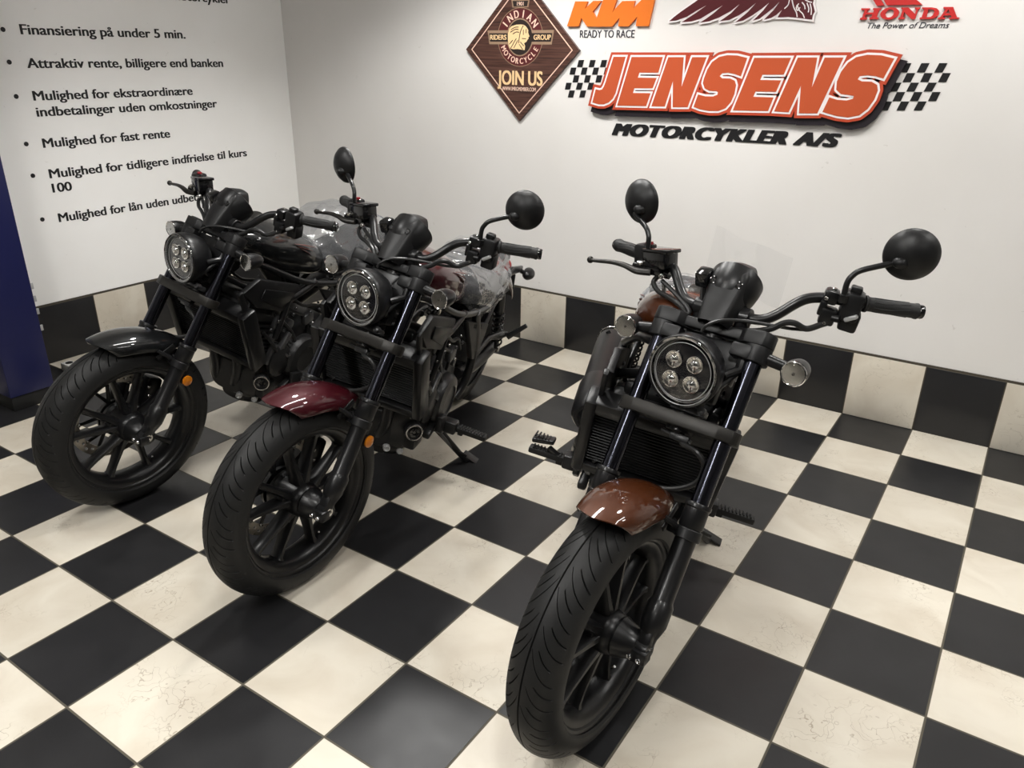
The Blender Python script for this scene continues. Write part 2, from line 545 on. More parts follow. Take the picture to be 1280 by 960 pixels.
for i, (lx, ly, fac) in enumerate(DOWNLIGHTS):
    t = empty('downlight', (lx, ly, H))
    tag(t, 'round ceiling downlight ' + ['nearest the left corner at the back wall', 'at the back wall in the middle', 'added at the back wall on the right', 'added to light the left of the floor', 'added over the camera', 'added to light the right of the floor', 'added as fill behind the camera'][i], 'ceiling light', 'ceiling downlights')
    MB().lathe([(.075, -.052), (.105, -.055), (.112, -.050), (.112, 0), (.0001, 0)], (0, 0, 0), (0, 0, 1), 40).obj('housing', LAMP_BODY, t)
    em = mat('downlight_face', (.9, .9, .88), .5, emit=LAMP_COLOUR[:3], estr=6.0 * fac)
    MB().lathe([(.0001, -.046), (.080, -.046), (.080, -.040), (.0001, -.040)], (0, 0, 0), (0, 0, 1), 32).obj('face', em, t)
    ld = bpy.data.lights.new('beam', 'SPOT')
    ld.energy = DOWN_POWER * fac
    ld.color = LAMP_COLOUR[:3]
    ld.spot_size = radians(DOWN_CONE); ld.spot_blend = .45
    ld.shadow_soft_size = .10
    lo_ = bpy.data.objects.new('beam', ld); COL.objects.link(lo_)
    lo_.parent = t; lo_.location = (0, 0, -.16)

# ------------------------------------------------------------------ flat lettering helpers
def curve_mesh(splines, name, depth, m, offset=0.0):
    cu = bpy.data.curves.new(name, 'CURVE')
    cu.dimensions = '2D'; cu.fill_mode = 'BOTH'
    cu.extrude = depth / 2
    cu.offset = offset
    for pts in splines:
        sp = cu.splines.new('POLY')
        sp.points.add(len(pts) - 1)
        for p, (a, b) in zip(sp.points, pts):
            p.co = (a, b, 0, 1)
        sp.use_cyclic_u = True
    o = bpy.data.objects.new(name, cu)
    COL.objects.link(o)
    me = bpy.data.meshes.new_from_object(o.evaluated_get(bpy.context.evaluated_depsgraph_get()))
    COL.objects.unlink(o); bpy.data.objects.remove(o)
    vs = [v.co.copy() for v in me.vertices]; fs = [tuple(p.vertices) for p in me.polygons]
    bpy.data.meshes.remove(me)
    return vs, fs


def text_geo(txt, bold=0.0, shear=0.0, depth=.002, space=1.0):
    """glyph mesh of a text line, unit size, base at the origin -> verts, faces, (width, cap height)"""
    cu = bpy.data.curves.new('lettering', 'FONT')
    cu.body = txt; cu.size = 1.0; cu.offset = bold; cu.shear = shear
    cu.extrude = depth / 2; cu.space_character = space
    o = bpy.data.objects.new('lettering', cu)
    COL.objects.link(o)
    bpy.context.view_layer.update()
    me = bpy.data.meshes.new_from_object(o.evaluated_get(bpy.context.evaluated_depsgraph_get()))
    COL.objects.unlink(o); bpy.data.objects.remove(o)
    vs = [v.co.copy() for v in me.vertices]; fs = [tuple(p.vertices) for p in me.polygons]
    bpy.data.meshes.remove(me)
    return vs, fs


CAP = None
def cap_height():
    global CAP
    if CAP is None:
        vs, _ = text_geo('H')
        CAP = max(v.y for v in vs) - min(v.y for v in vs)
    return CAP


def text_into(mb, txt, place, x0, x1, base0, cap, bold=0.0, shear=0.0, thick=.002, base1=None, space=1.0):
    """lay a text line so its ink runs from x0 to x1; place(a, b, c) maps wall coordinates to the world"""
    vs, fs = text_geo(txt, 0.0, shear, space=space)
    lo = min(v.x for v in vs) - bold; hi = max(v.x for v in vs) + bold
    kx = (x1 - x0) / (hi - lo); ky = cap / (cap_height() + bold)
    if base1 is None: base1 = base0
    # heavier strokes: the glyphs are laid several times, a little apart
    steps = [(0, 0)] if not bold else [(i * bold / 2, j * bold / 2) for i in (-2, -1, 0, 1, 2) for j in (0, 1)]
    for q_, (dx, dy) in enumerate(steps):
        out = []
        for v in vs:
            t = (v.x + dx - lo) / (hi - lo)
            out.append(place(x0 + (v.x + dx - lo) * kx, base0 + (base1 - base0) * t + (v.y + dy) * ky, (thick + 2e-5 * q_) if v.z > 0 else 1e-5 * q_ + 1e-4))
        mb.add(out, fs)


def back(a, b, c=0.0):   # on the back wall, c away from it
    return V((a, -c - .0005, b))


def left(a, b, c=0.0):   # on the left wall, a runs along y
    return V((X0 + c + .0005, a, b))


def slab(mb, polys, off, c0, c1, shift=(0, 0)):
    """outline grown by off, as a slab between distances c0 and c1 from the back wall;
    its overlapping pieces end a hair apart so that no two faces coincide"""
    def piece(pts, e):
        n = len(pts)
        vs = [back(a + shift[0], b + shift[1], c0 + e) for a, b in pts] + [back(a + shift[0], b + shift[1], c1 - e) for a, b in pts]
        mb.add(vs, [tuple(range(n)), tuple(range(2 * n - 1, n - 1, -1))] + [(k, (k + 1) % n, (k + 1) % n + n, k + n) for k in range(n)])
    E_ = 3e-5
    for pi_, poly in enumerate(polys):
        vs, fs = curve_mesh([poly], 'outline', 1.0, None)
        e0 = E_ * 8 * (pi_ % 2)
        mb.add([back(v.x + shift[0], v.y + shift[1], c1 - e0 if v.z > 0 else c0 + e0) for v in vs], fs)
        if off > 0:
            n = len(poly)
            for i in range(n):
                a = V(poly[i]); b = V(poly[(i + 1) % n])
                d = (b - a)
                if d.length < 1e-6: continue
                d.normalize(); nr = V((-d.y, d.x)) * off
                piece([tuple(x) for x in (a + nr, a - nr, b - nr, b + nr)], e0 + E_ * (1 + i % 2 + (2 if i == n - 1 else 0)))
                p0 = V(poly[i - 1]); d0 = (a - p0)
                if d0.length < 1e-6: continue
                d0.normalize()
                sharp = -.75 < d0.dot(d) < .55
                if sharp:      # mitred corner
                    n0 = V((-d0.y, d0.x)); n1 = V((-d.y, d.x))
                    mt = (n0 + n1); mt = mt * (off / max(.2, mt.dot(n1)))
                    piece([tuple(x) for x in (a + n0 * off, a + mt, a + n1 * off, a)], e0 + E_ * 4)
                    piece([tuple(x) for x in (a - n0 * off, a - mt, a - n1 * off, a)], e0 + E_ * 4)
                else:
                    m = 14
                    piece([(a.x + off * cos(2 * pi * k / m), a.y + off * sin(2 * pi * k / m)) for k in range(m)], e0 + E_ * (5 + i % 3))
    return mb


def tr(pts, ox, oy, k):
    """crop pixels of the photograph -> wall (x, z)"""
    return [on_back((ox + a / k, oy + b / k)) for a, b in pts]


VINYL = mat('black_vinyl', (.012, .012, .013), .4)
GREYV = mat('dark_grey_vinyl', (.03, .03, .04), .45)
ORANGE = mat('red_orange_print', (.48, .085, .03), .35)
ORANGE_RIM = mat('red_print_rim', (.46, .065, .03), .35)
WHITEP = mat('white_print', (.82, .78, .78), .4)
BLACKP = mat('black_plate_edge', (.016, .012, .016), .45)
KORANGE = mat('bright_orange_plate', (.74, .175, .022), .35)
REDP = mat('bright_red_plate', (.50, .022, .02), .35)
MAROON = mat('dark_maroon_plate', (.085, .012, .016), .4)
CREAM = mat('cream_print', (.80, .56, .30), .45)
CREAM_LINE = mat('pale_pink_line', (.82, .58, .46), .45)
TAN = mat('tan_print', (.30, .20, .13), .5)
DKRED = mat('dark_red_print', (.085, .014, .015), .5)
DKBR = mat('dark_brown_print', (.022, .014, .012), .5)

# ---- big red-orange shop sign
A_, B_, C_ = (700, 50, 8), (840, 50, 8), (980, 50, 5.818)
J = [(570, 168), (690, 168), (602, 480), (588, 530), (560, 585), (520, 622), (470, 641), (420, 640), (358, 622), (392, 490), (430, 499), (455, 492), (474, 462), (490, 420)]
E1 = [(750, 170), (1060, 170), (1015, 325), (826, 325), (812, 375), (998, 378), (958, 480), (775, 480), (762, 527), (937, 530), (893, 658), (605, 652)]
N1 = [(1115, 172), (1268, 172), (1245, 468), (1352, 172), (1495, 172), (1305, 668), (1158, 668), (1160, 408), (1078, 662), (945, 660)]
S1 = [(780, 180), (715, 362), (650, 338), (590, 326), (530, 332), (505, 360), (530, 382), (610, 384), (655, 405), (668, 450), (650, 540), (615, 620), (560, 680), (490, 706), (400, 706), (310, 690), (245, 665), (290, 542), (360, 560), (440, 562), (482, 545), (488, 520), (470, 508), (400, 505), (355, 480), (338, 430), (350, 380), (385, 290), (430, 220), (500, 170), (580, 152), (680, 155)]
E2 = [(850, 178), (1215, 178), (1142, 345), (930, 345), (908, 398), (1115, 402), (1065, 515), (862, 512), (838, 565), (1040, 572), (985, 706), (635, 700)]
N2 = [(118, 128), (258, 128), (218, 345), (312, 128), (448, 128), (258, 530), (125, 530), (140, 330), (51, 522), (-54, 516)]
S2 = [(815, 135), (735, 280), (680, 262), (620, 255), (565, 262), (550, 285), (580, 300), (650, 302), (690, 325), (695, 365), (670, 430), (620, 500), (560, 545), (480, 560), (400, 550), (295, 520), (345, 415), (400, 432), (470, 438), (515, 425), (522, 405), (490, 398), (430, 392), (395, 360), (400, 300), (430, 230), (480, 165), (540, 125), (620, 108), (720, 112)]
letters = [tr(J, *A_), tr(E1, *A_), tr(N1, *A_), tr(S1, *B_), tr(E2, *B_), tr(N2, *C_), tr(S2, *C_)]
sign = empty('shop_sign', (-.75, 0, 1.29))
tag(sign, 'big slanted red-orange JENSENS plate sign with white inner outline on the back wall', 'sign')
T0 = Matrix.Translation((.75, 0, -1.29))


def part_at(mb, name, m, root, angle=35):
    """mesh built in world space, parented to a root that stands elsewhere"""
    o = mb.obj(name, m, None, angle)
    o.parent = root
    o.matrix_parent_inverse = Matrix.Translation(-V(root.location))
    return o


part_at(slab(MB(), letters, .024, .002, .022, (.014, -.026)), 'backing_plate', BLACKP, sign)
part_at(slab(MB(), letters, .020, .018, .034), 'rim_plate', ORANGE_RIM, sign)
part_at(slab(MB(), letters, .0085, .034, .0352), 'white_outline', WHITEP, sign)
for L_ in letters:
    part_at(slab(MB(), [L_], 0, .0352, .0366), 'letter_face', ORANGE, sign)


def flag(name, quad_rows, label):
    mb = MB()
    for q in quad_rows:
        vs = [back(*on_back(p), .0005) for p in q] + [back(*on_back(p), .002) for p in q]
        mb.add(vs, [(0, 1, 2, 3), (7, 6, 5, 4), (0, 4, 5, 1), (1, 5, 6, 2), (2, 6, 7, 3), (3, 7, 4, 0)])
    return mb


def checks(orig, ux, uy, rows, k, o):
    """checker cells: rows give lists of x starts (crop px); cell width ux, slant per row"""
    qs = []
    for (y0, y1, xs) in rows:
        for xt, xb in xs:
            qs.append([(o[0] + xt / k, o[1] + y0 / k), (o[0] + (xt + ux) / k, o[1] + y0 / k), (o[0] + (xb + ux) / k, o[1] + y1 / k), (o[0] + xb / k, o[1] + y1 / k)])
    return qs


rowsL = [(200, 271, [(190, 172), (305, 288), (420, 402)]),
         (275, 346, [(113, 96), (225, 208), (340, 322), (455, 438)]),
         (353, 424, [(143, 127), (257, 241), (372, 355)]),
         (427, 495, [(65, 50), (178, 160), (290, 273)]),
         (504, 574, [(97, 80), (210, 193), (322, 305)])]
o = flag('checkered_flag', checks(None, 53, 0, rowsL, 8, (700, 50)), '').obj('checkered_flag', VINYL)
tag(o, 'slanted black chequered decal left of the big red sign letters', 'decal', 'chequered decals')
rowsR = [(168, 236, [(868, 836), (1000, 965), (1130, 1093)]),
         (240, 306, [(895, 862), (1022, 990), (1155, 1120)]),
         (310, 374, [(795, 763), (923, 889), (1052, 1016)]),
         (378, 444, [(822, 790), (948, 915), (1080, 1047)]),
         (447, 512, [(727, 695), (852, 818), (978, 942)])]
o = flag('checkered_flag', checks(None, 60, 0, rowsR, 5.818, (980, 50)), '').obj('checkered_flag', VINYL)
tag(o, 'slanted black chequered decal right of the big red sign letters', 'decal', 'chequered decals')

mb = MB()
text_into(mb, 'MOTORCYKLER A/S', back, -1.313, -.213, 1.192, .060, bold=.09, shear=.30, thick=.003, base1=1.206, space=1.16)
tag(mb.obj('wall_lettering', VINYL), 'black heavy slanted MOTORCYKLER A/S lettering under the big red sign', 'lettering')

# ---- orange three letter sign and its slogan
K_ = (700, 0, 9.143)
kpoly = [(95, 303), (190, 18), (330, 18), (300, 102), (395, 12), (488, 12), (388, 135), (432, 212), (512, -14), (668, -14), (612, 150), (640, 106), (728, 14), (870, 12), (850, 95), (935, 12), (960, -14), (1098, -14), (1025, 300), (880, 300), (897, 190), (795, 303), (678, 303), (695, 200), (610, 305), (325, 305), (258, 205), (228, 303)]
mb = slab(MB(), [tr(kpoly, *K_)], 0, .0005, .014)
tag(mb.obj('letter_sign', KORANGE), 'bright orange joined KTM letter plate beside the diamond plaque', 'sign')
mb = MB()
text_into(mb, 'READY TO RACE', back, -1.521, -1.224, 1.641, .0335, bold=.012, thick=.002)
tag(mb.obj('wall_lettering', GREYV), 'narrow dark READY TO RACE lettering under the orange letters', 'lettering')

# ---- maroon feather headdress plate
F_ = (830, 0, 6.4)
feath = [(280, 0), (150, 90), (90, 135), (50, 170), (105, 164), (190, 135), (270, 85), (350, 42), (270, 100), (200, 145), (150, 178), (225, 172), (300, 150), (390, 95), (480, 42), (400, 110), (345, 150), (298, 180), (370, 170), (450, 140), (540, 90), (615, 32), (545, 105), (490, 145), (452, 170), (530, 160), (610, 120), (680, 75), (745, 22), (680, 95), (620, 145), (578, 178), (640, 165), (710, 125), (790, 70), (850, 20), (800, 85), (755, 130), (718, 165), (770, 150), (830, 105), (885, 60), (932, 14), (885, 80), (845, 120), (806, 158), (860, 145), (905, 120), (950, 80), (915, 140), (1000, 136), (1100, 146), (1190, 158), (1197, 120), (1212, 95), (1205, 62), (1196, 30), (1204, 0), (1196, -40), (1150, -95), (1040, -140), (880, -160), (680, -140), (480, -90)]
sg = empty('feather_emblem', (-.7, 0, 1.72))
tag(sg, 'maroon feathered headdress plate with white edge above the shop sign', 'sign')
fp = tr(feath, *F_)
part_at(slab(MB(), [fp], .0075, .0005, .010), 'white_edge', WHITEP, sg)
part_at(slab(MB(), [fp], 0, .010, .0116), 'maroon_face', MAROON, sg)
mb = MB()
for ln in [[(1030, 0), (1045, 60), (1065, 100), (1072, 138)], [(1070, 40), (1090, 85), (1115, 110), (1130, 145)], [(1085, 30), (1065, 60), (1075, 85), (1095, 60)],
           [(1150, 25), (1165, 70), (1160, 100)], [(1175, 30), (1185, 80), (1182, 120)], [(1110, 20), (1130, 45), (1135, 75)], [(970, 70), (1000, 40), (1010, 0)], [(1135, 0), (1165, 15), (1190, 20)]]:
    w_ = tr(ln, *F_)
    mb.tube([back(a, b, .0117) for a, b in w_], .0024, 6, smooth=4)
part_at(mb, 'face_lines', WHITEP, sg)

# ---- red winged sign
G_ = (1060, 0, 8.533)
hs = [[(150, 90), (240, 90), (232, 105), (215, 107), (205, 135), (275, 135), (285, 107), (268, 105), (275, 88), (362, 88), (355, 105), (338, 107), (310, 185), (330, 188), (325, 205), (230, 207), (238, 188), (255, 187), (265, 155), (195, 157), (185, 188), (210, 190), (200, 210), (130, 212), (138, 192), (155, 190), (185, 110), (145, 107)],
      [(575, 80), (650, 82), (720, 150), (735, 98), (715, 95), (720, 80), (775, 80), (770, 97), (755, 99), (720, 205), (680, 205), (605, 130), (590, 185), (610, 188), (605, 205), (540, 207), (548, 190), (562, 187), (590, 100), (572, 97)]]
hd = [[(795, 80), (900, 80), (950, 90), (974, 115), (974, 150), (950, 180), (915, 200), (880, 205), (765, 205), (772, 188), (790, 186), (820, 98), (795, 95)], [(862, 100), (840, 185), (885, 183), (912, 160), (925, 125), (912, 102)]]
ha = [[(1025, 75), (1125, 75), (1165, 185), (1192, 187), (1185, 203), (1080, 205), (1088, 188), (1108, 186), (1100, 165), (1030, 167), (1018, 187), (1040, 190), (1035, 205), (960, 207), (965, 190), (985, 187), (1050, 95), (1020, 92)], [(1078, 100), (1045, 143), (1092, 143)]]
oo = [[(450 + 98 * cos(t) - 18 * sin(t), 145 + 66 * sin(t)) for t in [2 * pi * k / 32 for k in range(32)]],
      [(450 + 44 * cos(t) - 12 * sin(t), 145 + 44 * sin(t)) for t in [2 * pi * k / 32 for k in range(32)]]]
sg = empty('winged_sign', (-.04, 0, 1.70))
tag(sg, 'bright red HONDA letter plates below a red wing on the back wall', 'sign')
for grp in (hs[:1], oo, hs[1:], hd, ha):
    vs, fs = curve_mesh([tr(p, *G_) for p in grp], 'letter', 1.0, None)
    part_at(MB().add([back(v.x, v.y, .012 if v.z > 0 else .0005) for v in vs], fs), 'letter', REDP, sg)
part_at(slab(MB(), [tr([(200, -110), (290, -100), (395, 58), (315, 65)], *G_), tr([(320, -100), (640, -110), (735, 0), (795, 50), (420, 57)], *G_)], 0, .0005, .012), 'wing', REDP, sg)
mb = MB()
text_into(mb, 'The Power of Dreams', back, -.186, .112, 1.674, .0215, bold=.004, shear=.25, thick=.002)
tag(mb.obj('wall_lettering', GREYV), 'small slanted dark The Power of Dreams lettering under the red wing sign', 'lettering')

# ---- wooden diamond plaque
wood = bpy.data.materials.new('dark_brown_wood'); wood.use_nodes = True
nt = wood.node_tree; b_ = nt.nodes['Principled BSDF']
tc = nt.nodes.new('ShaderNodeTexCoord'); mp = nt.nodes.new('ShaderNodeMapping'); mp.inputs['Scale'].default_value = (1.6, 1, 34)
ns = nt.nodes.new('ShaderNodeTexNoise'); ns.inputs['Scale'].default_value = 3; ns.inputs['Detail'].default_value = 8
nt.links.new(tc.outputs['Object'], mp.inputs[0]); nt.links.new(mp.outputs[0], ns.inputs['Vector'])
cr = nt.nodes.new('ShaderNodeValToRGB')
cr.color_ramp.elements[0].position = .32; cr.color_ramp.elements[0].color = (.030, .013, .009, 1)
cr.color_ramp.elements[1].position = .72; cr.color_ramp.elements[1].color = (.125, .056, .042, 1)
nt.links.new(ns.outputs['Fac'], cr.inputs['Fac']); nt.links.new(cr.outputs['Color'], b_.inputs['Base Color'])
b_.inputs['Roughness'].default_value = .33
DX, DZ, DR = -1.864, 1.583, .351
pl = empty('diamond_plaque', (DX, 0, DZ))
tag(pl, 'dark wooden diamond plaque with cream JOIN US lettering on the back wall', 'sign')


def dia(r):
    return [(DX, DZ - r), (DX + r, DZ), (DX, DZ + r), (DX - r, DZ)]


part_at(slab(MB(), [dia(DR)], 0, .0005, .016), 'board', wood, pl)
vs, fs = curve_mesh([dia(DR - .036), dia(DR - .043)], 'line', 1.0, None)
part_at(MB().add([back(v.x, v.y, .0168 if v.z > 0 else .016) for v in vs], fs), 'border_line', CREAM_LINE, pl)
CX, CZ = -1.866, 1.642


def disc(rx, rz, n=48, cx=CX, cz=CZ):
    return [(cx + rx * cos(2 * pi * k / n), cz + rz * sin(2 * pi * k / n)) for k in range(n)]


def flat_(splines, c0, c1, name, m, root):
    vs, fs = curve_mesh(splines, name, 1.0, None)
    return part_at(MB().add([back(v.x, v.y, c1 if v.z > 0 else c0) for v in vs], fs), name, m, root)


flat_([disc(.140, .140), disc(.137, .137)], .016, .0166, 'emblem_ring', TAN, pl)
flat_([disc(.137, .137)], .016, .0164, 'emblem_disc', DKRED, pl)
for sgn in (-1, 1):
    xo, xi = CX + sgn * .205, CX + sgn * .07
    flat_([[(xi, CZ - .033), (xo - sgn * .012, CZ - .033), (xo, CZ + .034), (xi, CZ + .034)]], .0166, .0172, 'banner', TAN, pl)
    flat_([[(xi, CZ - .02), (xo - sgn * .017, CZ - .02), (xo - sgn * .01, CZ + .02), (xi, CZ + .02)]], .0172, .0176, 'banner_field', DKBR, pl)
mb = MB()
text_into(mb, 'RIDERS', lambda a, b, c: back(a, b, c + .0176), CX - .188, CX - .083, CZ - .011, .024, bold=.03, thick=.0006)
part_at(mb, 'banner_lettering', CREAM, pl)
mb = MB()
text_into(mb, 'GROUP', lambda a, b, c: back(a, b, c + .0176), CX + .085, CX + .188, CZ - .011, .024, bold=.03, thick=.0006)
part_at(mb, 'banner_lettering', CREAM, pl)
flat_([disc(.082, .090)], .0164, .0174, 'medallion_rim', TAN, pl)
flat_([disc(.076, .084)], .0174, .0178, 'medallion_field', DKBR, pl)
HK = (610, 0, 13.71)
head = [(400, 490), (440, 450), (520, 425), (590, 420), (640, 425), (680, 450), (710, 490), (725, 520), (722, 560), (735, 600), (745, 625), (725, 640), (728, 665), (710, 680), (690, 720), (650, 740), (670, 790), (660, 860), (600, 850), (540, 840), (470, 845), (410, 830), (385, 760), (375, 680), (375, 580)]
flat_([tr(head, *HK)], .0178, .0184, 'profile_relief', CREAM, pl)
mb = MB()
for ln in [[(430, 510), (500, 470), (560, 465)], [(420, 555), (500, 505), (560, 510)], [(460, 585), (520, 550), (570, 555)], [(640, 440), (600, 520), (575, 620), (560, 740)],
           [(400, 760), (460, 690)], [(420, 830), (520, 660)], [(480, 820), (545, 690)], [(590, 720), (650, 790)], [(570, 760), (630, 850)], [(620, 660), (685, 665)], [(640, 510), (640, 600)], [(690, 500), (685, 570)]]:
    mb.tube([back(a, b, .0184) for a, b in tr(ln, *HK)], .0020, 6, smooth=4)
part_at(mb, 'profile_lines', DKBR, pl)


def arc_text(mb, txt, R, a0, a1, cap, bold, up=True):
    """letters spread evenly between the angles a0 and a1 round the emblem"""
    for i, chh in enumerate(txt):
        t = a0 + (a1 - a0) * i / (len(txt) - 1)
        vs, fs = text_geo(chh)
        lo = min(v.x for v in vs); hi = max(v.x for v in vs)
        k = cap / cap_height()
        rot = t - pi / 2 if up else t + pi / 2
        ca, sa = cos(rot), sin(rot)
        px, pz = CX + R * cos(t), CZ + R * sin(t)
        for q_, dx in enumerate((-bold, 0, bold)):
            out = []
            for v in vs:
                x = (v.x + dx - (lo + hi) / 2) * k * .78; y = (v.y) * k - cap / 2
                out.append(back(px + x * ca - y * sa, pz + x * sa + y * ca, .0165 + (.0008 if v.z > 0 else 0) + 2e-5 * q_))
            mb.add(out, fs)


mb = MB()
arc_text(mb, 'INDIAN', .111, radians(146), radians(36), .036, .03)
part_at(mb, 'emblem_lettering', CREAM_LINE, pl)
mb = MB()
arc_text(mb, 'MOTORCYCLE', .113, radians(207), radians(331), .027, .03, False)
part_at(mb, 'emblem_lettering', CREAM_LINE, pl)
mb = MB()
text_into(mb, 'JOIN US', lambda a, b, c: back(a, b, c + .016), -2.006, -1.722, 1.412, .071, bold=.035, thick=.0008)
part_at(mb, 'slogan_lettering', CREAM, pl)
mb = MB()
text_into(mb, 'WWW.IMRGMEMBER.COM', lambda a, b, c: back(a, b, c + .016), -1.975, -1.762, 1.383, .019, bold=.02, thick=.0008)
part_at(mb, 'address_lettering', CREAM_LINE, pl)
flat_([[(CX - .048, 1.782), (CX + .048, 1.782), (CX + .056, 1.818), (CX - .056, 1.818)]], .016, .0166, 'year_badge', TAN, pl)
flat_([[(CX - .041, 1.786), (CX + .041, 1.786), (CX + .047, 1.812), (CX - .047, 1.812)]], .0166, .0170, 'year_field', DKBR, pl)
mb = MB()
text_into(mb, '1901', lambda a, b, c: back(a, b, c + .017), CX - .02, CX + .02, 1.790, .018, bold=.02, thick=.0006)
part_at(mb, 'year_lettering', CREAM_LINE, pl)

# ---- left wall bullet list
LINES = [('Finansiering på under 5 min.', [(-1.614, -.715, 1.622, 'Finansiering på under 5 min.')], (-1.691, 1.641), 'first line, Finansiering på under 5 min.'),
         ('Attraktiv', [(-1.616, -.485, 1.472, 'Attraktiv rente, billigere end banken')], (-1.695, 1.499), 'Attraktiv rente, billigere end banken'),
         ('ekstra', [(-1.620, -.719, 1.323, 'Mulighed for ekstraordinære'), (-1.620, -.563, 1.248, 'indbetalinger uden omkostninger')], (-1.698, 1.345), 'two lines on ekstraordinære indbetalinger'),
         ('fast', [(-1.622, -.905, 1.099, 'Mulighed for fast rente')], (-1.700, 1.124), 'Mulighed for fast rente'),
         ('kurs', [(-1.622, -.389, .949, 'Mulighed for tidligere indfrielse til kurs'), (-1.622, -1.52, .877, '100')], (-1.702, .971), 'tidligere indfrielse til kurs 100'),
         ('lan', [(-1.622, -.655, .725, 'Mulighed for lån uden udbetaling')], (-1.703, .752), 'lowest line, Mulighed for lån, partly behind the handlebar')]
for key, rows, bul, lab in LINES:
    t = empty('wall_lettering', (X0, -1.65, bul[1]))
    tag(t, 'black lettering on the left wall reading ' + lab if 'line' not in lab else 'black lettering on the left wall, ' + lab, 'lettering', 'bullet list on the left wall')
    for a0, a1, z, s_ in rows:
        mb = MB()
        text_into(mb, s_, left, a0, a1, z, .0455, bold=.026, thick=.0012)
        part_at(mb, 'text_line', VINYL, t)
    mb = MB()
    mb.lathe([(.011, 0), (.011, .0015), (.0001, .0016)], (X0 + .0004, bul[0], bul[1]), (1, 0, 0), 20)
    part_at(mb, 'bullet', VINYL, t)
t = MB()
text_into(t, 'motorcykler', left, -.77, -.383, 1.818, .0455, bold=.022, thick=.0015)
tag(t.obj('wall_lettering', VINYL), 'heading ending in cykler cut by the top edge on the left wall', 'lettering')

# ---- navy display cabinet at the left edge
NAVY = mat('navy_blue_laminate', (.011, .013, .062), .36, noise=.05, nscale=8)
cab = empty('display_cabinet', (-3.43, -2.15, 0))
tag(cab, 'tall navy blue display cabinet on a black plinth at the left wall', 'cabinet')
part_at(MB().box((-3.4225, -2.15, 1.07), (.489, .20, 2.0), bev=.004), 'carcass', NAVY, cab)
part_at(MB().box((-3.4225, -2.15, .035), (.475, .19, .07), bev=.003), 'plinth', M['black_void'], cab)
part_at(MB().box((-3.44, -2.037, .62), (.02, .026, 1.1), bev=.004), 'shadow_gap_strip', M['black_void'], cab)  # dark strip put in for the shadow gap beside the cabinet
mb = MB()
for z in (.44, .50, .56, .36):
    mb.box((-3.18, -2.046, z), (.006, .012, .028), bev=.002)
part_at(mb, 'hinge_clips', M['light_grey'], cab)
so = empty('power_strip', (-3.40, -1.82, 0))
tag(so, 'small white power strip on the floor between blue cabinet and tiles', 'power strip')
part_at(MB().box((-3.42, -1.82, .022), (.20, .055, .044), bev=.006), 'body', mat('white_plastic', (.6, .6, .58), .4), so)
mb = MB()
for dx in (-.06, 0, .06):
    mb.lathe([(.018, 0), (.018, .002), (.014, .002), (.014, .0005)], (-3.42 + dx, -1.82, .044), (0, 0, 1), 16)
part_at(mb, 'sockets', M['black_void'], so)
hk = MB().tube([(X0 + .006, -1.93, 1.24), (X0 + .012, -1.862, 1.235), (X0 + .012, -1.848, 1.20), (X0 + .012, -1.848, 1.15), (X0 + .012, -1.868, 1.12), (X0 + .006, -1.92, 1.12)], .004, 8, smooth=6)
tag(hk.obj('cable', M['hose']), 'thin black cable loop on the left wall above the blue cabinet', 'cable')

# ================================================================== motorcycle
WR = .3195
AX = V((0, 0, WR))
LG = V((-.5, 0, .8660254)); FW = V((.8660254, 0, .5))
YF = .1206


def leg(s, y=0.0, f=0.0):
    return AX + LG * s + FW * f + V((0, y, 0))


STEERED = set()          # names of steered part objects


class Bike:
    pass


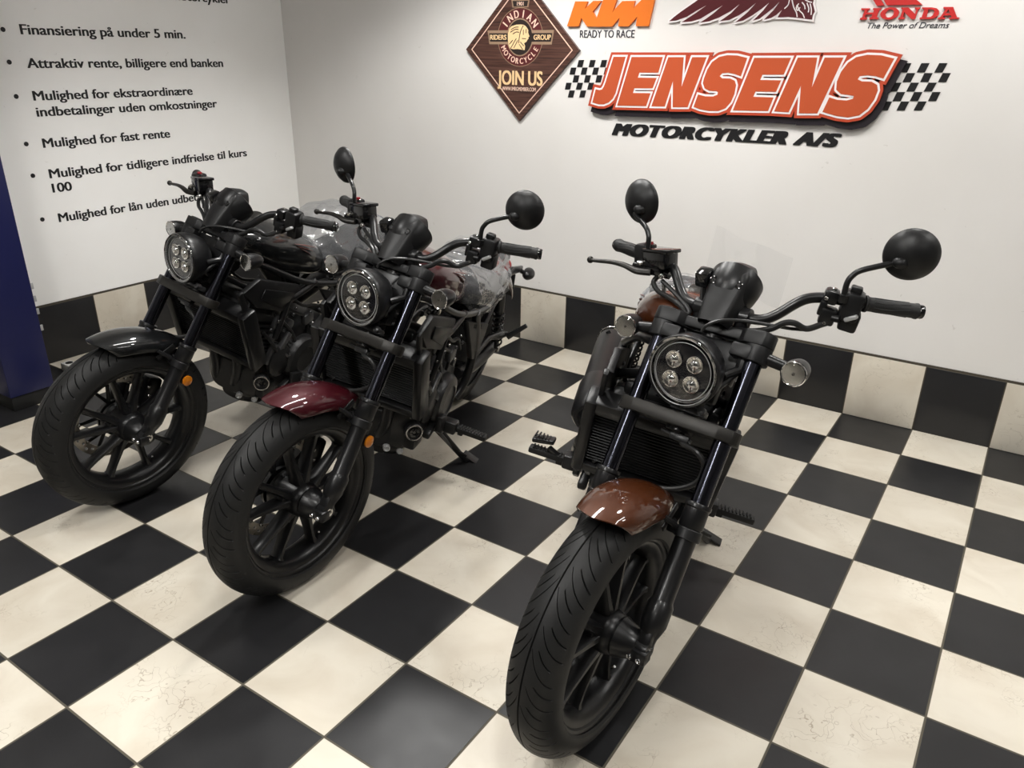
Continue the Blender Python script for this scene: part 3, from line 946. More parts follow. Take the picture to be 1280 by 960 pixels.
def tyre_mesh(name, R, TR, bead_y, bead_r, N=15, front=True, cx=0.0, cz=WR):
    """tyre with moulded sweeping grooves: the grid is sheared along the grooves"""
    Rt = R - TR
    phm = radians(98)
    gd = .0048          # groove depth
    # across the section: distance v from the crown (arc), measured on one side
    vmax = TR * phm
    vb = sorted(set([0, .0020, .004] + [round(.010 + k * .004, 4) for k in range(int((vmax - .010) / .004))] + [vmax]))
    kx = TR / .065
    specs = [(.04, .009 * kx, .066 * kx), (.30, .020 * kx, .050 * kx), (.54, .014 * kx, .076 * kx), (.80, .028 * kx, .070 * kx)]
    G = .105 * kx

    def g(v):
        return G * (1 - math.exp(-abs(v) / (.030 * kx))) / R
    per = 2 * pi / N
    hw = .0027 / R
    brk = []
    for side in (1, -1):
        for f, a, b in specs:
            c = (f + (0 if side > 0 else .13)) % 1.0 * per
            brk.append((c, side, a, b))
    ws = []
    for k in range(N):
        for c, side, a, b in brk:
            ws += [(k * per + c - hw, None), (k * per + c, (side, a, b)), (k * per + c + hw, None)]
        for q in range(10):
            ws.append((k * per + (q + .5) * per / 10, None))
    ws.sort(key=lambda t: t[0])
    cl = [ws[0]]
    for w in ws[1:]:
        if w[0] - cl[-1][0] < hw * .35:
            if w[1] and not cl[-1][1]: cl[-1] = w
            continue
        cl.append(w)
    ws = cl
    cols = [(-v, -1) for v in reversed(vb[1:])] + [(0, 0)] + [(v, 1) for v in vb[1:]]
    mb = MB()
    nv = len(cols)
    ring_n = nv + 8
    rows = []
    for w, gi in ws:
        row = []

        def pt(y, r, th):
            return V((cx + r * cos(th), y, cz + r * sin(th)))
        # left (minus) bead to tread
        tl = w - g(vmax)
        ye, re = TR * sin(phm), Rt + TR * cos(phm)
        lip = [(-bead_y + .012, bead_r - .006), (-bead_y, bead_r), (-bead_y - .004, bead_r + .008), (-(bead_y * .35 + ye * .65), bead_r * .35 + re * .65 - .002)]
        for y, r in lip: row.append(pt(y, r, tl))
        for v, side in cols:
            ph = v / TR
            r = Rt + TR * cos(ph); y = TR * sin(ph)
            d = 0.0
            if abs(v) < .0012: d = .005
            elif gi and side == gi[0] and gi[1] <= abs(v) <= gi[2]: d = gd
            y -= d * sin(ph); r -= d * cos(ph)
            row.append(pt(y, r, w - g(v)))
        for y, r in reversed(lip): row.append(pt(-y, r, tl))
        rows.append(row)
    n = len(rows); m = len(rows[0])
    vs = [p for r in rows for p in r]
    fs = []
    for i in range(n):
        j = (i + 1) % n
        for k in range(m - 1):
            fs.append((i * m + k, j * m + k, j * m + k + 1, i * m + k + 1))
    mb.add(vs, fs)
    return mb


def arc_pts(n, a0, a1):
    return [a0 + (a1 - a0) * k / (n - 1) for k in range(n)]


def build_bike():
    root = empty('motorcycle')
    parts = {}

    def P(name, mb, m, steer=False, parent=None, angle=35, label=None):
        o = mb.obj(name, M[m] if isinstance(m, str) else m, parent or root, angle)
        if steer: STEERED.add(o.name)
        if label: o['label'] = label
        parts.setdefault(name, []).append(o)
        return o
    Y = V((0, 1, 0))
    # ------------------------------------------------ front wheel
    P('front_tyre', tyre_mesh('front_tyre', WR, .065, .050, .2345), 'rubber', True, angle=25)
    mb = MB()
    rim = [(.2340, .052), (.2400, .0545), (.2415, .051), (.2340, .045), (.2230, .041), (.2140, .030), (.2090, .012), (.2090, -.012), (.2140, -.030), (.2230, -.041), (.2340, -.045), (.2415, -.051), (.2400, -.0545), (.2340, -.052),
           (.2300, -.047), (.2180, -.044), (.2060, -.031), (.2000, -.013), (.2000, .013), (.2060, .031), (.2180, .044), (.2300, .047), (.2340, .052)]
    mb.lathe(rim, AX, (0, 1, 0), 96, caps=False)
    # hub and Y spokes
    mb.lathe([(.012, .058), (.040, .058), (.050, .050), (.056, .030), (.056, -.036), (.066, -.044), (.066, -.056), (.030, -.060), (.012, -.060)], AX, (0, 1, 0), 40)
    for k in range(5):
        a = 2 * pi * k / 5 + .35
        for s_ in (-1, 1):
            a0 = a + s_ * .16; a1 = a + s_ * .27
            p0 = AX + V((cos(a0) * .048, 0, sin(a0) * .048)); p1 = AX + V((cos(a1) * .208, 0, sin(a1) * .208))
            d = (p1 - p0).normalized(); w = d.cross(Y)
            rings = []
            for t, hw, hy in ((0, .016, .026), (.25, .0115, .023), (.7, .009, .019), (.92, .010, .020), (1, .016, .026)):
                c = p0 + (p1 - p0) * t + Y * (.008 * (1 - t))
                rings.append([c + w * (hw * a_) + Y * (hy * b_) for a_, b_ in ((1, .55), (.55, 1), (-.55, 1), (-1, .55), (-1, -.55), (-.55, -1), (.55, -1), (1, -.55))])
            mb.loft(rings)
        # web between the roots of each pair
        c = AX + V((cos(a) * .066, .006, sin(a) * .066))
        mb.box(c, (.03, .036, .026), Matrix.Rotation(-a, 3, 'Y'), bev=.006)
    wheel = P('front_wheel', mb, 'wheel', True)
    mb = MB()
    mb.lathe([(.046, .052), (.050, .060), (.044, .076), (.034, .104), (.030, .108), (.017, .1085), (.017, .052)], AX, (0, 1, 0), 40)
    P('hub_cone', mb, 'black_metal', True)
    mb = MB().lathe([(.0165, .1060), (.0165, .1095), (.0125, .1097)], AX, (0, 1, 0), 24)
    mb.lathe([(.0135, .137), (.0135, .1395), (.008, .1395), (.008, .137)], AX, (0, 1, 0), 24)
    mb.lathe([(.0105, -.14), (.0105, .138)], AX, (0, 1, 0), 20)
    P('front_axle', mb, 'steel', True, label='bright steel front axle end')
    # valve stem
    va = radians(-115)
    p = AX + V((cos(va) * .197, .012, sin(va) * .197))
    mb = MB().tube([p, p + V((-cos(va) * .022, .014, -sin(va) * .022))], .0035, 8)
    P('valve_stem', mb, 'steel', True)
    # brake disc on the right hand side, with slots
    mb = MB()
    nh = 40
    rI, rO, yy = .128, .165, -.082
    bm = bmesh.new()
    ringv = []
    for rr in (rI, .139, .1465, .154, rO):
        ringv.append([bm.verts.new((rr * cos(2 * pi * k / 80), yy, WR + rr * sin(2 * pi * k / 80))) for k in range(80)])
    for i in range(4):
        for k in range(80):
            if i == 1 and k % 4 == 0: continue
            if i == 2 and k % 4 == 2: continue
            bm.faces.new((ringv[i][k], ringv[i][(k + 1) % 80], ringv[i + 1][(k + 1) % 80], ringv[i + 1][k]))
    ex = bmesh.ops.extrude_face_region(bm, geom=list(bm.faces))
    bmesh.ops.translate(bm, verts=[e for e in ex['geom'] if isinstance(e, bmesh.types.BMVert)], vec=(0, -.005, 0))
    mb._bm(bm)
    disc_o = P('brake_disc', mb, 'disc', True, label='drilled steel brake disc')
    mb = MB()
    for k in range(6):
        a = 2 * pi * k / 6 + .2
        for da in (-.2, .2):
            mb.tube([AX + V((cos(a) * .060, yy + .006, sin(a) * .060)), AX + V((cos(a + da) * .130, yy - .002, sin(a + da) * .130))], [.007, .006], 8)
    mb.lathe([(.050, yy + .012), (.066, yy + .012), (.066, yy), (.050, yy)], AX, (0, 1, 0), 36)
    P('disc_carrier', mb, 'black_metal', True, parent=disc_o)
    mb = MB()
    for k in range(12):
        a = 2 * pi * (k // 2) / 6 + .2 + (-.2 if k % 2 else .2)
        mb.bolt(AX + V((cos(a) * .130, yy + .001, sin(a) * .130)), (0, 1, 0), .0065, .004)
    P('disc_rivets', mb, 'steel', True, parent=disc_o)
    # caliper
    c = AX + V((-.135, -.092, .055))
    mb = MB().box(c, (.062, .078, .125), Matrix.Rotation(radians(-24), 3, 'Y'), bev=.014)
    mb.box(c + V((-.02, -.012, .0)), (.05, .05, .10), Matrix.Rotation(radians(-24), 3, 'Y'), bev=.012)
    mb.tube([c + V((.03, -.02, .05)), leg(.17, -YF, -.01)], .012, 10)
    mb.tube([c + V((.03, -.02, -.04)), leg(.09, -YF, -.01)], .012, 10)
    cal = P('brake_caliper', mb, 'black_metal', True)
    mb = MB()
    for dz in (-.035, 0, .035):
        mb.bolt(c + V((.015, .041, dz)), (0, 1, 0), .006, .005)
    P('caliper_bolts', mb, 'steel', True, parent=cal)
    # ------------------------------------------------ fork
    for sy in (1, -1):
        y = YF * sy
        mb = MB().lathe([(.0215, .30), (.0215, .778)], leg(0, y), LG, 40)
        P('fork_tube', mb, 'fork_tube', True)
        mb = MB().lathe([(.0235, .356), (.0305, .356), (.0315, .353), (.0315, .346), (.0290, .343), (.0290, .300), (.0262, .296), (.0255, .286), (.0255, .120), (.0262, .118), (.0310, .108), (.0310, .062), (.0265, .046), (.021, .030), (.018, .0)], leg(0, y), LG, 40)
        # axle lug
        mb.lathe([(.020, y * sy - .018), (.027, y * sy - .016), (.027, y * sy + .014), (.021, y * sy + .016)], AX, (0, sy, 0), 32)
        mb.box(AX + V((.016, y, -.006)), (.036, .044, .036), bev=.008)
        mb.box(AX + V((-.012, y, .028)), (.040, .036, .06), Matrix.Rotation(radians(-30), 3, 'Y'), bev=.010)
        sl = P('fork_slider', mb, 'black_metal', True)
        mb = MB().lathe([(.0300, .294), (.0318, .292), (.0318, .270), (.0300, .268)], leg(0, y), LG, 36)
        mb.box(leg(.281, y - sy * .032, .004), (.030, .03, .022), Matrix.Rotation(radians(-30), 3, 'Y'), bev=.004)
        P('fender_clamp', mb, 'grey_plastic', True, parent=sl)
        mb = MB()
        for yb in (.103, .127):
            mb.lathe([(.0066, 0), (.0066, .006), (.0042, .0075), (.002, .005)], AX + V((.033, yb * sy, -.008)), (1, 0, -.1), 16)
        P('pinch_bolts', mb, 'chrome', True, parent=sl, label='bright pinch bolts')
        c = leg(.236, y + sy * .018, -.040)
        mb = MB().lathe([(.019, 0), (.019, .004), (.016, .006), (.0001, .0065)], c + Y * sy * .004, (0, sy, 0), 28)
        rf = P('side_reflector', mb, 'amber', True, label='round amber reflector')
        mb = MB().lathe([(.0205, -.004), (.0205, .004)], c, (0, sy, 0), 28)
        mb.tube([c, leg(.262, y, -.01)], .006, 8)
        P('reflector_bracket', mb, 'black_metal', True, parent=rf)
    # lower yoke: a wide bar
    up = Matrix((FW, V((0, 1, 0)), LG)).transposed()
    mb = MB()
    poly = []
    for a in arc_pts(12, -pi / 2, pi / 2): poly.append((cos(a) * .040 * .85 + 0, YF + .005 + .0))
    outline = [(.036, -YF - .010), (.040, -YF + .01), (.040, YF - .01), (.036, YF + .010)]
    full = []
    for a in arc_pts(11, radians(40), radians(200)): full.append((cos(a) * .037, YF + sin(a) * .037))
    full += [(-.036, .06), (-.044, .03), (-.044, -.03), (-.036, -.06)]
    for a in arc_pts(11, radians(160), radians(320)): full.append((cos(a) * .037, -YF + sin(a) * .037))
    full += [(.041, -YF + .01), (.041, YF - .01)]
    full = full[::-1]
    mb.prism(full, leg(.507, 0, 0), FW, Y, -.032 if FW.cross(Y).dot(LG) < 0 else .032, bev=.0025)
    P('lower_fork_clamp', mb, 'satin_metal', True)
    # upper yoke
    for sy in (1, -1):
        mb = MB().lathe([(.0225, .7067), (.032, .7067), (.033, .709), (.033, .7465), (.0225, .7475)], leg(0, sy * YF), LG, 36)
        mb.box(leg(.724, sy * (YF - .03), .012), (.045, .05, .034), up, bev=.006)
        P('headlight_stay', mb, 'grey_plastic', True)
    mb = MB()
    full = []
    for a in arc_pts(11, radians(20), radians(190)): full.append((cos(a) * .034, YF + sin(a) * .034))
    full += [(-.052, .05), (-.056, -.0), (-.052, -.05)]
    for a in arc_pts(11, radians(170), radians(340)): full.append((cos(a) * .034, -YF + sin(a) * .034))
    full += [(.026, -YF + .035), (-.012, -.05), (-.012, .05), (.026, YF - .035)]
    full = full[::-1]
    mb.prism(full, leg(.747, 0, 0), FW, Y, .034 if FW.cross(Y).dot(LG) > 0 else -.034, bev=.003)
    for sy in (1, -1):
        mb.lathe([(.0225, .779), (.0225, .784), (.012, .786)], leg(0, sy * YF), LG, 20)
    mb.box(leg(.764, 0, -.020), (.062, .15, .026), up, bev=.004)
    P('upper_fork_clamp', mb, 'grey_plastic', True)
    mb = MB().box(leg(.690, 0, -.012), (.030, .176, .105), up, bev=.008)
    mb.box(leg(.62, 0, -.016), (.030, .13, .07), up, bev=.008)
    P('wiring_cover', mb, 'plastic_soft', True)
    mb = MB().tube([leg(.50, 0, -.035), leg(.79, 0, -.035)], .034, 24)
    P('steering_stem', mb, 'black_metal', True)
    # handlebar risers
    for sy in (1, -1):
        mb = MB().tube([(-.412, sy * .050, .955), (-.420, sy * .055, 1.005)], .019, 20)
        mb.lathe([(.021, -.016), (.023, -.014), (.023, .014), (.021, .016)], (-.421, sy * .055, 1.016), (0, 1, 0), 24)
        P('bar_riser', mb, 'black_metal', True)
    # ------------------------------------------------ front fender
    mb = MB()
    rings = []
    nA, nB = 26, 17
    for i in range(nA):
        t = i / (nA - 1)
        row = []
        for j in range(nB):
            u = -1 + 2 * j / (nB - 1)
            au = abs(u)
            a0 = 72 + 9 * au ** 1.6           # front edge sweeps back at the sides
            a1 = 131 - 14 * au ** 1.5         # rear edge
            a = radians(a0 + (a1 - a0) * t)
            lift = .006 * (1 - t) ** 2 + .003
            r = .357 + lift + .0 - .056 * au ** 2.2
            hw = .083 * (1 - .16 * (abs(t - .5) * 2) ** 3)
            y = hw * sin(u * pi / 2 * .94) / sin(pi / 2 * .94)
            row.append(AX + V((r * cos(a), y, r * sin(a))))
        rings.append(row)
    outer = rings
    vs = [p for r in outer for p in r]
    fs = [(i * nB + j, i * nB + j + 1, (i + 1) * nB + j + 1, (i + 1) * nB + j) for i in range(nA - 1) for j in range(nB - 1)]
    # inner skin
    inn = []
    for p in vs:
        d = (p - AX); d = V((d.x, 0, d.z)).normalized()
        inn.append(p - d * .004 - V((0, p.y * .03, 0)))
    n0 = len(vs)
    fs2 = [tuple(reversed([k + n0 for k in f])) for f in fs]
    border = [i * nB for i in range(nA)] + [(nA - 1) * nB + j for j in range(1, nB)] + [i * nB + nB - 1 for i in range(nA - 2, -1, -1)] + [j for j in range(nB - 2, 0, -1)]
    side = [(border[k], border[(k + 1) % len(border)], border[(k + 1) % len(border)] + n0, border[k] + n0) for k in range(len(border))]
    mb.add(vs + inn, fs + fs2 + side)
    fender = P('front_fender', mb, PAINT[3], True, angle=50)
    for sy in (1, -1):
        mb = MB()
        mb.tube([AX + V((-.085, sy * .080, .295)), AX + V((-.118, sy * .092, .268)), leg(.281, sy * (YF - .024), .006)], [.006, .008, .009], 10)
        mb.tube([AX + V((-.145, sy * .078, .265)), leg(.275, sy * (YF - .024), -.008)], .006, 10)
        mb.box(AX + V((-.115, sy * .081, .283)), (.075, .004, .020), Matrix.Rotation(radians(28), 3, 'Y'), bev=.002)
        P('fender_stay', mb, 'grey_plastic', True, parent=fender)
    mb = MB().box(AX + V((-.115, 0, .330)), (.05, .12, .006), Matrix.Rotation(radians(-20), 3, 'Y'), bev=.002)
    mb.tube([AX + V((-.13, -.06, .325)), leg(.30, -YF + .02, -.01)], .007, 8)
    # ------------------------------------------------ headlight
    HC = V((-.249, 0, .9047))
    ht = .03
    HD = V((cos(ht), 0, sin(ht))).normalized(); HU = V((-sin(ht), 0, cos(ht)))
    mb = MB().lathe([(.0001, -.085), (.040, -.083), (.066, -.070), (.080, -.046), (.0865, -.020), (.0885, .000), (.0885, .014), (.0865, .017), (.0805, .017), (.078, .010), (.076, -.004), (.0001, -.006)], HC, HD, 56)
    mb.box(HC + V((-.060, 0, -.082)), (.04, .08, .02), bev=.006)
    hl = P('headlight', mb, 'plastic_soft', True)
    mb = MB().lathe([(.0775, -.002), (.0835, .008), (.0855, .0185), (.0845, .0215), (.0805, .0205), (.0765, .008), (.0745, -.003)], HC, HD, 56)
    P('bezel_ring', mb, clear('clear_bezel', .45, .04, (.45, .45, .45)), True, parent=hl)
    mb = MB().ring(HC + HD * .0175, HD, .0795, .0012, 56, 8)
    mb.ring(HC + HD * .012, HD, .0690, .0011, 56, 8)
    mb.ring(HC + HD * .006, HD, .0750, .0009, 56, 8)
    P('light_guide', mb, 'light_grey', True, parent=hl, label='thin pale ring in the headlight')
    mb = MB().lathe([(.0705, .010), (.0600, .006), (.0590, .002), (.0001, .002)], HC, HD, 48)
    mb.box(HC + HD * .004, (.006, .105, .006), bev=.002)
    mb.box(HC + HD * .004, (.006, .006, .100), bev=.002)
    P('lamp_mask', mb, 'glass_black', True, parent=hl)
    for a, b in ((-1, 1), (1, 1), (-1, -1), (1, -1)):
        c = HC + Y * (a * .0262) + HU * (b * .0242) + HD * .0085
        mb = MB().lathe([(.0205, .006), (.0190, .0065), (.0165, .002), (.010, -.002), (.0001, -.0025)], c, HD, 24, caps=False)
        mb.lathe([(.0185, .0055), (.0205, .0062), (.0205, .0), (.0195, .0)], c, HD, 24)
        cell = P('led_reflector', mb, 'reflector', True, parent=hl, label='silver lamp reflector cell')
        mb = MB().lathe([(.0120, .002), (.0115, .006), (.0085, .0095), (.0040, .0112), (.0001, .0116)], c, HD, 20)
        mb.box(c + HD * .006, (.010, .0025, .030), bev=.0008)
        P('led_projector', mb, 'chrome', True, parent=hl)
    mb = MB().lathe([(.0795, .019), (.070, .0215), (.050, .0250), (.025, .0268), (.0001, .0275)], HC, HD, 48, caps=False)
    P('lamp_glass', mb, 'lens', True, parent=hl, label='clear headlight glass')
    for sy in (1, -1):
        mb = MB()
        mb.tube([HC + V((-.04, sy * .078, .0)), leg(.68, sy * .098, .01), leg(.72, sy * .098, .01)], [.010, .012, .012], 10)
        mb.tube([leg(.68, sy * .098, .01), leg(.62, sy * .07, .03), HC + V((-.06, sy * .05, -.06))], .009, 10)
        P('headlight_bracket', mb, 'black_metal', True)
    # small plate with bolt below the headlamp
    mb = MB().box(leg(.556, .015, -.005), (.03, .09, .018), up, bev=.004)
    mb.lathe([(.010, 0), (.010, .016), (.006, .018)], leg(.560, .052, .006), FW, 14)
    P('lamp_bracket_foot', mb, 'engine_light', True)
    # ------------------------------------------------ turn signals
    for sy in (1, -1):
        BC = V((-.349, sy * .218, .937))
        mb = MB().lathe([(.0275, .004), (.0300, .001), (.0298, -.006), (.0290, -.020), (.0255, -.040), (.018, -.056), (.008, -.066), (.0001, -.068)], BC, (1, 0, 0), 32)
        mb.tube([BC + V((-.022, -sy * .015, 0)), leg(.726, sy * (YF + .022), .0)], [.013, .0145], 14)
        ts = P('turn_signal', mb, 'plastic_soft', True)
        mb = MB().lathe([(.0280, .003), (.0300, .0035), (.0300, .0065), (.0280, .0075), (.0262, .006)], BC, (1, 0, 0), 32)
        P('signal_rim', mb, 'chrome', True, parent=ts, label='thin chrome rim')
        mb = MB().lathe([(.0262, .002), (.020, -.001), (.010, -.004), (.0001, -.005)], BC, (1, 0, 0), 28, caps=False)
        mb.lathe([(.008, -.004), (.0085, .003), (.004, .006), (.0001, .0065)], BC, (1, 0, 0), 16)
        for rr in (.013, .018, .0225):
            mb.ring(BC + V((.003, 0, 0)), (1, 0, 0), rr, .0008, 32, 6)
        P('signal_bowl', mb, 'signal_silver', True, parent=ts)
        mb = MB().lathe([(.0266, .006), (.022, .009), (.012, .0115), (.0001, .0125)], BC, (1, 0, 0), 28, caps=False)
        P('signal_lens', mb, 'lens_frost', True, parent=ts, label='clear round lens')
    # ------------------------------------------------ gauge cowl and gauge
    prof = [(-.3400, 1.010, .041), (-.3465, 1.020, .0435), (-.3640, 1.044, .0480), (-.3850, 1.070, .0525), (-.4040, 1.094, .0555), (-.4130, 1.106, .0562), (-.4200, 1.114, .0562), (-.4290, 1.1215, .0556), (-.4440, 1.129, .0545), (-.4620, 1.132, .0535), (-.4950, 1.127, .0510)]
    dense = []
    for i in range(len(prof) - 1):
        p0 = V(prof[max(i - 1, 0)]); p1 = V(prof[i]); p2 = V(prof[i + 1]); p3 = V(prof[min(i + 2, len(prof) - 1)])
        for k in range(3):
            t = k / 3
            dense.append(tuple(.5 * ((2 * p1) + (p2 - p0) * t + (2 * p0 - 5 * p1 + 4 * p2 - p3) * t * t + (3 * p1 - p0 - 3 * p2 + p3) * t ** 3)))
    prof = dense + [prof[-1]]
    rows = []
    for i, (x, z, hw) in enumerate(prof):
        a, b = prof[max(i - 1, 0)], prof[min(i + 1, len(prof) - 1)]
        tng = V((b[0] - a[0], 0, b[1] - a[1])).normalized()
        nrm = V((tng.z, 0, -tng.x))
        if nrm.x + nrm.z < 0: nrm = -nrm
        row = []
        for u in [k / 10 - 1 for k in range(21)]:
            au = abs(u)
            drop = .013 * au ** 2 + .030 * (max(0, au - .70) / .30) ** 1.6
            yv = hw * (u if au < .85 else math.copysign(.85 + (au - .85) * .75, u))
            row.append(V((x, yv, z)) - nrm * drop)
        rows.append(row)
    mb = MB()
    nB = 21
    vs = [p for r in rows for p in r]
    fs = [(i * nB + j, i * nB + j + 1, (i + 1) * nB + j + 1, (i + 1) * nB + j) for i in range(len(rows) - 1) for j in range(nB - 1)]
    cen = V((-.45, 0, 1.05))
    inn = [p + (cen - p).normalized() * .006 for p in vs]
    n0 = len(vs); nA = len(rows)
    border = [i * nB for i in range(nA)] + [(nA - 1) * nB + j for j in range(1, nB)] + [i * nB + nB - 1 for i in range(nA - 2, -1, -1)] + [j for j in range(nB - 2, 0, -1)]
    mb.add(vs + inn, fs + [tuple(reversed([k + n0 for k in f])) for f in fs] + [(border[k], border[(k + 1) % len(border)], border[(k + 1) % len(border)] + n0, border[k] + n0) for k in range(len(border))])
    cowl = P('gauge_cowl', mb, 'plastic', True, angle=50)
    CN = V((.80, 0, .60))
    for sy in (1, -1):
        c = V((-.4055, sy * .0318, 1.0925)) + CN * -.0015
        mb = MB().lathe([(.0100, .0010), (.0094, .0020), (.0074, .0014), (.0070, -.0005), (.0001, -.0005)], c, CN, 20)
        P('cowl_screw', mb, 'gloss_black', True, parent=cowl)
        mb = MB().lathe([(.0042, -.0004), (.0042, .0012), (.002, .0013), (.002, .0002)], c, CN, 10)
        P('screw_head', mb, 'plastic', True, parent=cowl)
    GA = V((-.80, 0, .60)).normalized()
    GC = V((-.452, 0, 1.062))
    mb = MB().lathe([(.0001, -.050), (.038, -.048), (.053, -.034), (.0630, -.006), (.0660, .020), (.0660, .036), (.0610, .039), (.055, .033), (.0001, .033)], GC, GA, 44)
    gz = P('gauge', mb, 'plastic_soft', True)
    mb = MB().lathe([(.0555, .034), (.0001, .035)], GC, GA, 36, caps=False)
    P('gauge_glass', mb, 'glass_black', True, parent=gz)
    mb = MB().box((-.425, -.064, 1.088), (.040, .036, .042), Matrix.Rotation(radians(20), 3, 'Y'), bev=.007)
    mb.tube([(-.425, -.062, 1.07), (-.415, -.052, 1.03)], .009, 8)
    P('ignition_switch', mb, 'gloss_black', True)
    # ------------------------------------------------ handlebar
    for_sy = [(-.4210, 0, 1.016), (-.4210, .070, 1.016), (-.4260, .100, 1.020), (-.4400, .125, 1.036), (-.4650, .155, 1.066), (-.4820, .176, 1.080), (-.4960, .205, 1.0865), (-.5090, .250, 1.0885), (-.5220, .295, 1.0885), (-.5845, .402, 1.084)]
    pts = [V((x, -y, z)) for x, y, z in reversed(for_sy[1:])] + [V(p) for p in for_sy]
    P('handlebar', MB().tube(pts, .0127, 16, smooth=5), 'black_metal', True)
    gd_ = (V((-.5845, .406, 1.084)) - V((-.5220, .295, 1.0885))).normalized()
    for sy in (1, -1):
        def sd(p): return V((p[0], p[1] * sy, p[2]))
        g0 = V((-.5220, .290, 1.0885))
        d = sd(gd_)
        mb = MB().lathe([(.0135, 0), (.0195, .001), (.0200, .006), (.0168, .010), (.0165, .020), (.0172, .060), (.0168, .100), (.0172, .112), (.0185, .116), (.0185, .121), (.0130, .122)], sd(g0), d, 28)
        for k in range(8):
            a = 2 * pi * k / 8
            u = d.cross(V((0, 0, 1))).normalized(); w = d.cross(u)
            q = [sd(g0) + d * t + (u * cos(a + .25 * sin(t * 40)) + w * sin(a + .25 * sin(t * 40))) * .0168 for t in (.02, .04, .06, .08, .10)]
            mb.tube(q, .0014, 5, smooth=3)
        gr = P('grip', mb, 'grip', True)
        mb = MB().lathe([(.0125, .120), (.0160, .1215), (.0165, .130), (.0150, .134), (.0070, .1345), (.006, .132)], sd(g0), d, 24)
        P('bar_end', mb, 'gloss_black', True, parent=gr)
    # left switch gear
    R_ = Matrix.Rotation(radians(-8), 3, 'X') @ Matrix.Rotation(radians(14), 3, 'Z')
    c = V((-.510, .268, 1.080))
    mb = MB().box(c, (.056, .046, .070), R_, bev=.009)
    mb.box(c + V((-.004, .002, -.036)), (.046, .042, .048), R_, bev=.007)
    mb.box(c + V((.006, .004, .040)), (.026, .026, .016), R_, bev=.004)
    sw = P('switch_housing', mb, 'plastic', True)
    mb = MB().box(c + V((.030, .012, -.022)), (.014, .030, .010), Matrix.Rotation(radians(30), 3, 'X'), bev=.003)
    P('switch_lever', mb, 'light_grey', True, parent=sw, label='pale grey switch lever')
    c2 = V((-.499, .222, 1.080))
    mb = MB().box(c2 + V((0, 0, .014)), (.044, .034, .034), R_, bev=.008)
    mb.box(c2 + V((.010, .004, -.030)), (.040, .036, .040), R_, bev=.006)
    mb.box(c2 + V((.016, -.010, -.012)), (.030, .016, .036), R_, bev=.004)
    mb.lathe([(.009, 0), (.009, .016), (.005, .018)], c2 + V((.022, .018, -.03)), (0, 1, 0), 12)
    P('lever_bracket', mb, 'plastic_soft', True)
    mb = MB().bolt(c2 + V((.024, -.004, .012)), (1, 0, 0), .005, .004)
    mb.bolt(c2 + V((.030, .006, -.044)), (1, 0, 0), .004, .004)
    mb.bolt(c2 + V((.0, .004, .031)), (0, 0, 1), .006, .004)
    P('clamp_bolt', mb, 'steel', True)
    # right switch gear and brake master cylinder
    Rr = Matrix.Rotation(radians(8), 3, 'X') @ Matrix.Rotation(radians(-14), 3, 'Z')
    c = V((-.508, -.272, 1.092))
    mb = MB().box(c, (.050, .046, .060), Rr, bev=.010)
    mb.box(c + V((0, .004, -.030)), (.044, .040, .022), Rr, bev=.007)
    sw = P('switch_housing', mb, 'plastic', True)
    mb = MB().box(c + V((.008, .010, .034)), (.014, .018, .008), Rr, bev=.002)
    P('kill_switch', mb, 'red_switch', True, parent=sw, label='red engine stop switch')
    c = V((-.480, -.215, 1.094))
    mb = MB().box(c, (.056, .078, .044), Rr, bev=.006)
    mb.box(c + V((0, 0, .024)), (.060, .084, .010), Rr, bev=.003)
    mb.box(c + V((.0, -.010, -.030)), (.042, .070, .026), Rr, bev=.007)
    mb.tube([c + V((.004, .036, -.034)), c + V((.004, -.07, -.030))], .012, 12)
    ms = P('brake_master_cylinder', mb, 'gloss_black', True)
    for q in ((.020, .030), (-.020, -.034)):
        P('reservoir_screw', MB().bolt(c + V((q[0], q[1], .029)), (0, 0, 1), .004, .002), 'steel', True, parent=ms)
    P('lever_pivot', MB().lathe([(.010, 0), (.010, .006), (.006, .008)], c + V((.016, -.045, -.018)), (.2, 0, 1), 14), 'steel', True, parent=ms)
    P('clamp_screw', MB().bolt(c + V((.026, .024, -.036)), (1, 0, 0), .007, .008), 'steel', True, parent=ms)
    P('hose_fitting', MB().lathe([(.006, 0), (.006, .03)], c + V((.018, .030, -.050)), (.1, .2, -1), 10), 'steel', True, parent=ms)
    mb = MB().tube([(-.458, -.226, 1.060), (-.448, -.262, 1.058), (-.452, -.300, 1.064), (-.462, -.345, 1.062), (-.472, -.395, 1.054), (-.477, -.4217, 1.051)], [.0125, .012, .0098, .0082, .0072, .0068], 12, smooth=4, flat=.75)
    mb.ball((-.477, -.4217, 1.051), .0098, 14)
    P('brake_lever', mb, 'satin_metal', True)
    mb = MB().tube([(-.470, -.250, 1.070), (-.452, -.235, 1.052)], .008, 8)
    # ------------------------------------------------ mirrors
    for sy in (1, -1):
        b0 = V((-.4765, sy * .2537, 1.090)); b1 = V((-.4765, sy * .2537, 1.135))
        mc = V((-.5377, sy * .3555, 1.2132))
        ax = V((.94, sy * .30, -.10)).normalized()
        att = mc + ax * .020 + V((0, -sy * .034, -.020))
        mb = MB().lathe([(.010, 0), (.011, .004), (.011, .018), (.007, .020)], b0, (0, 0, 1), 6)
        mb.tube([b0 + V((0, 0, .01)), b1, b1 + V((-.004, sy * .006, .018)), b1 + V((-.012, sy * .022, .034)), att], .0068, 12, smooth=6)
        mi = P('mirror', mb, 'black_metal', True)
        mb = MB().lathe([(.0001, .030), (.014, .0285), (.030, .0230), (.046, .0130), (.0570, .001), (.0595, -.006), (.0590, -.010), (.056, -.011)], mc, ax, 48)
        u = (att - mc - ax * (att - mc).dot(ax)).normalized()
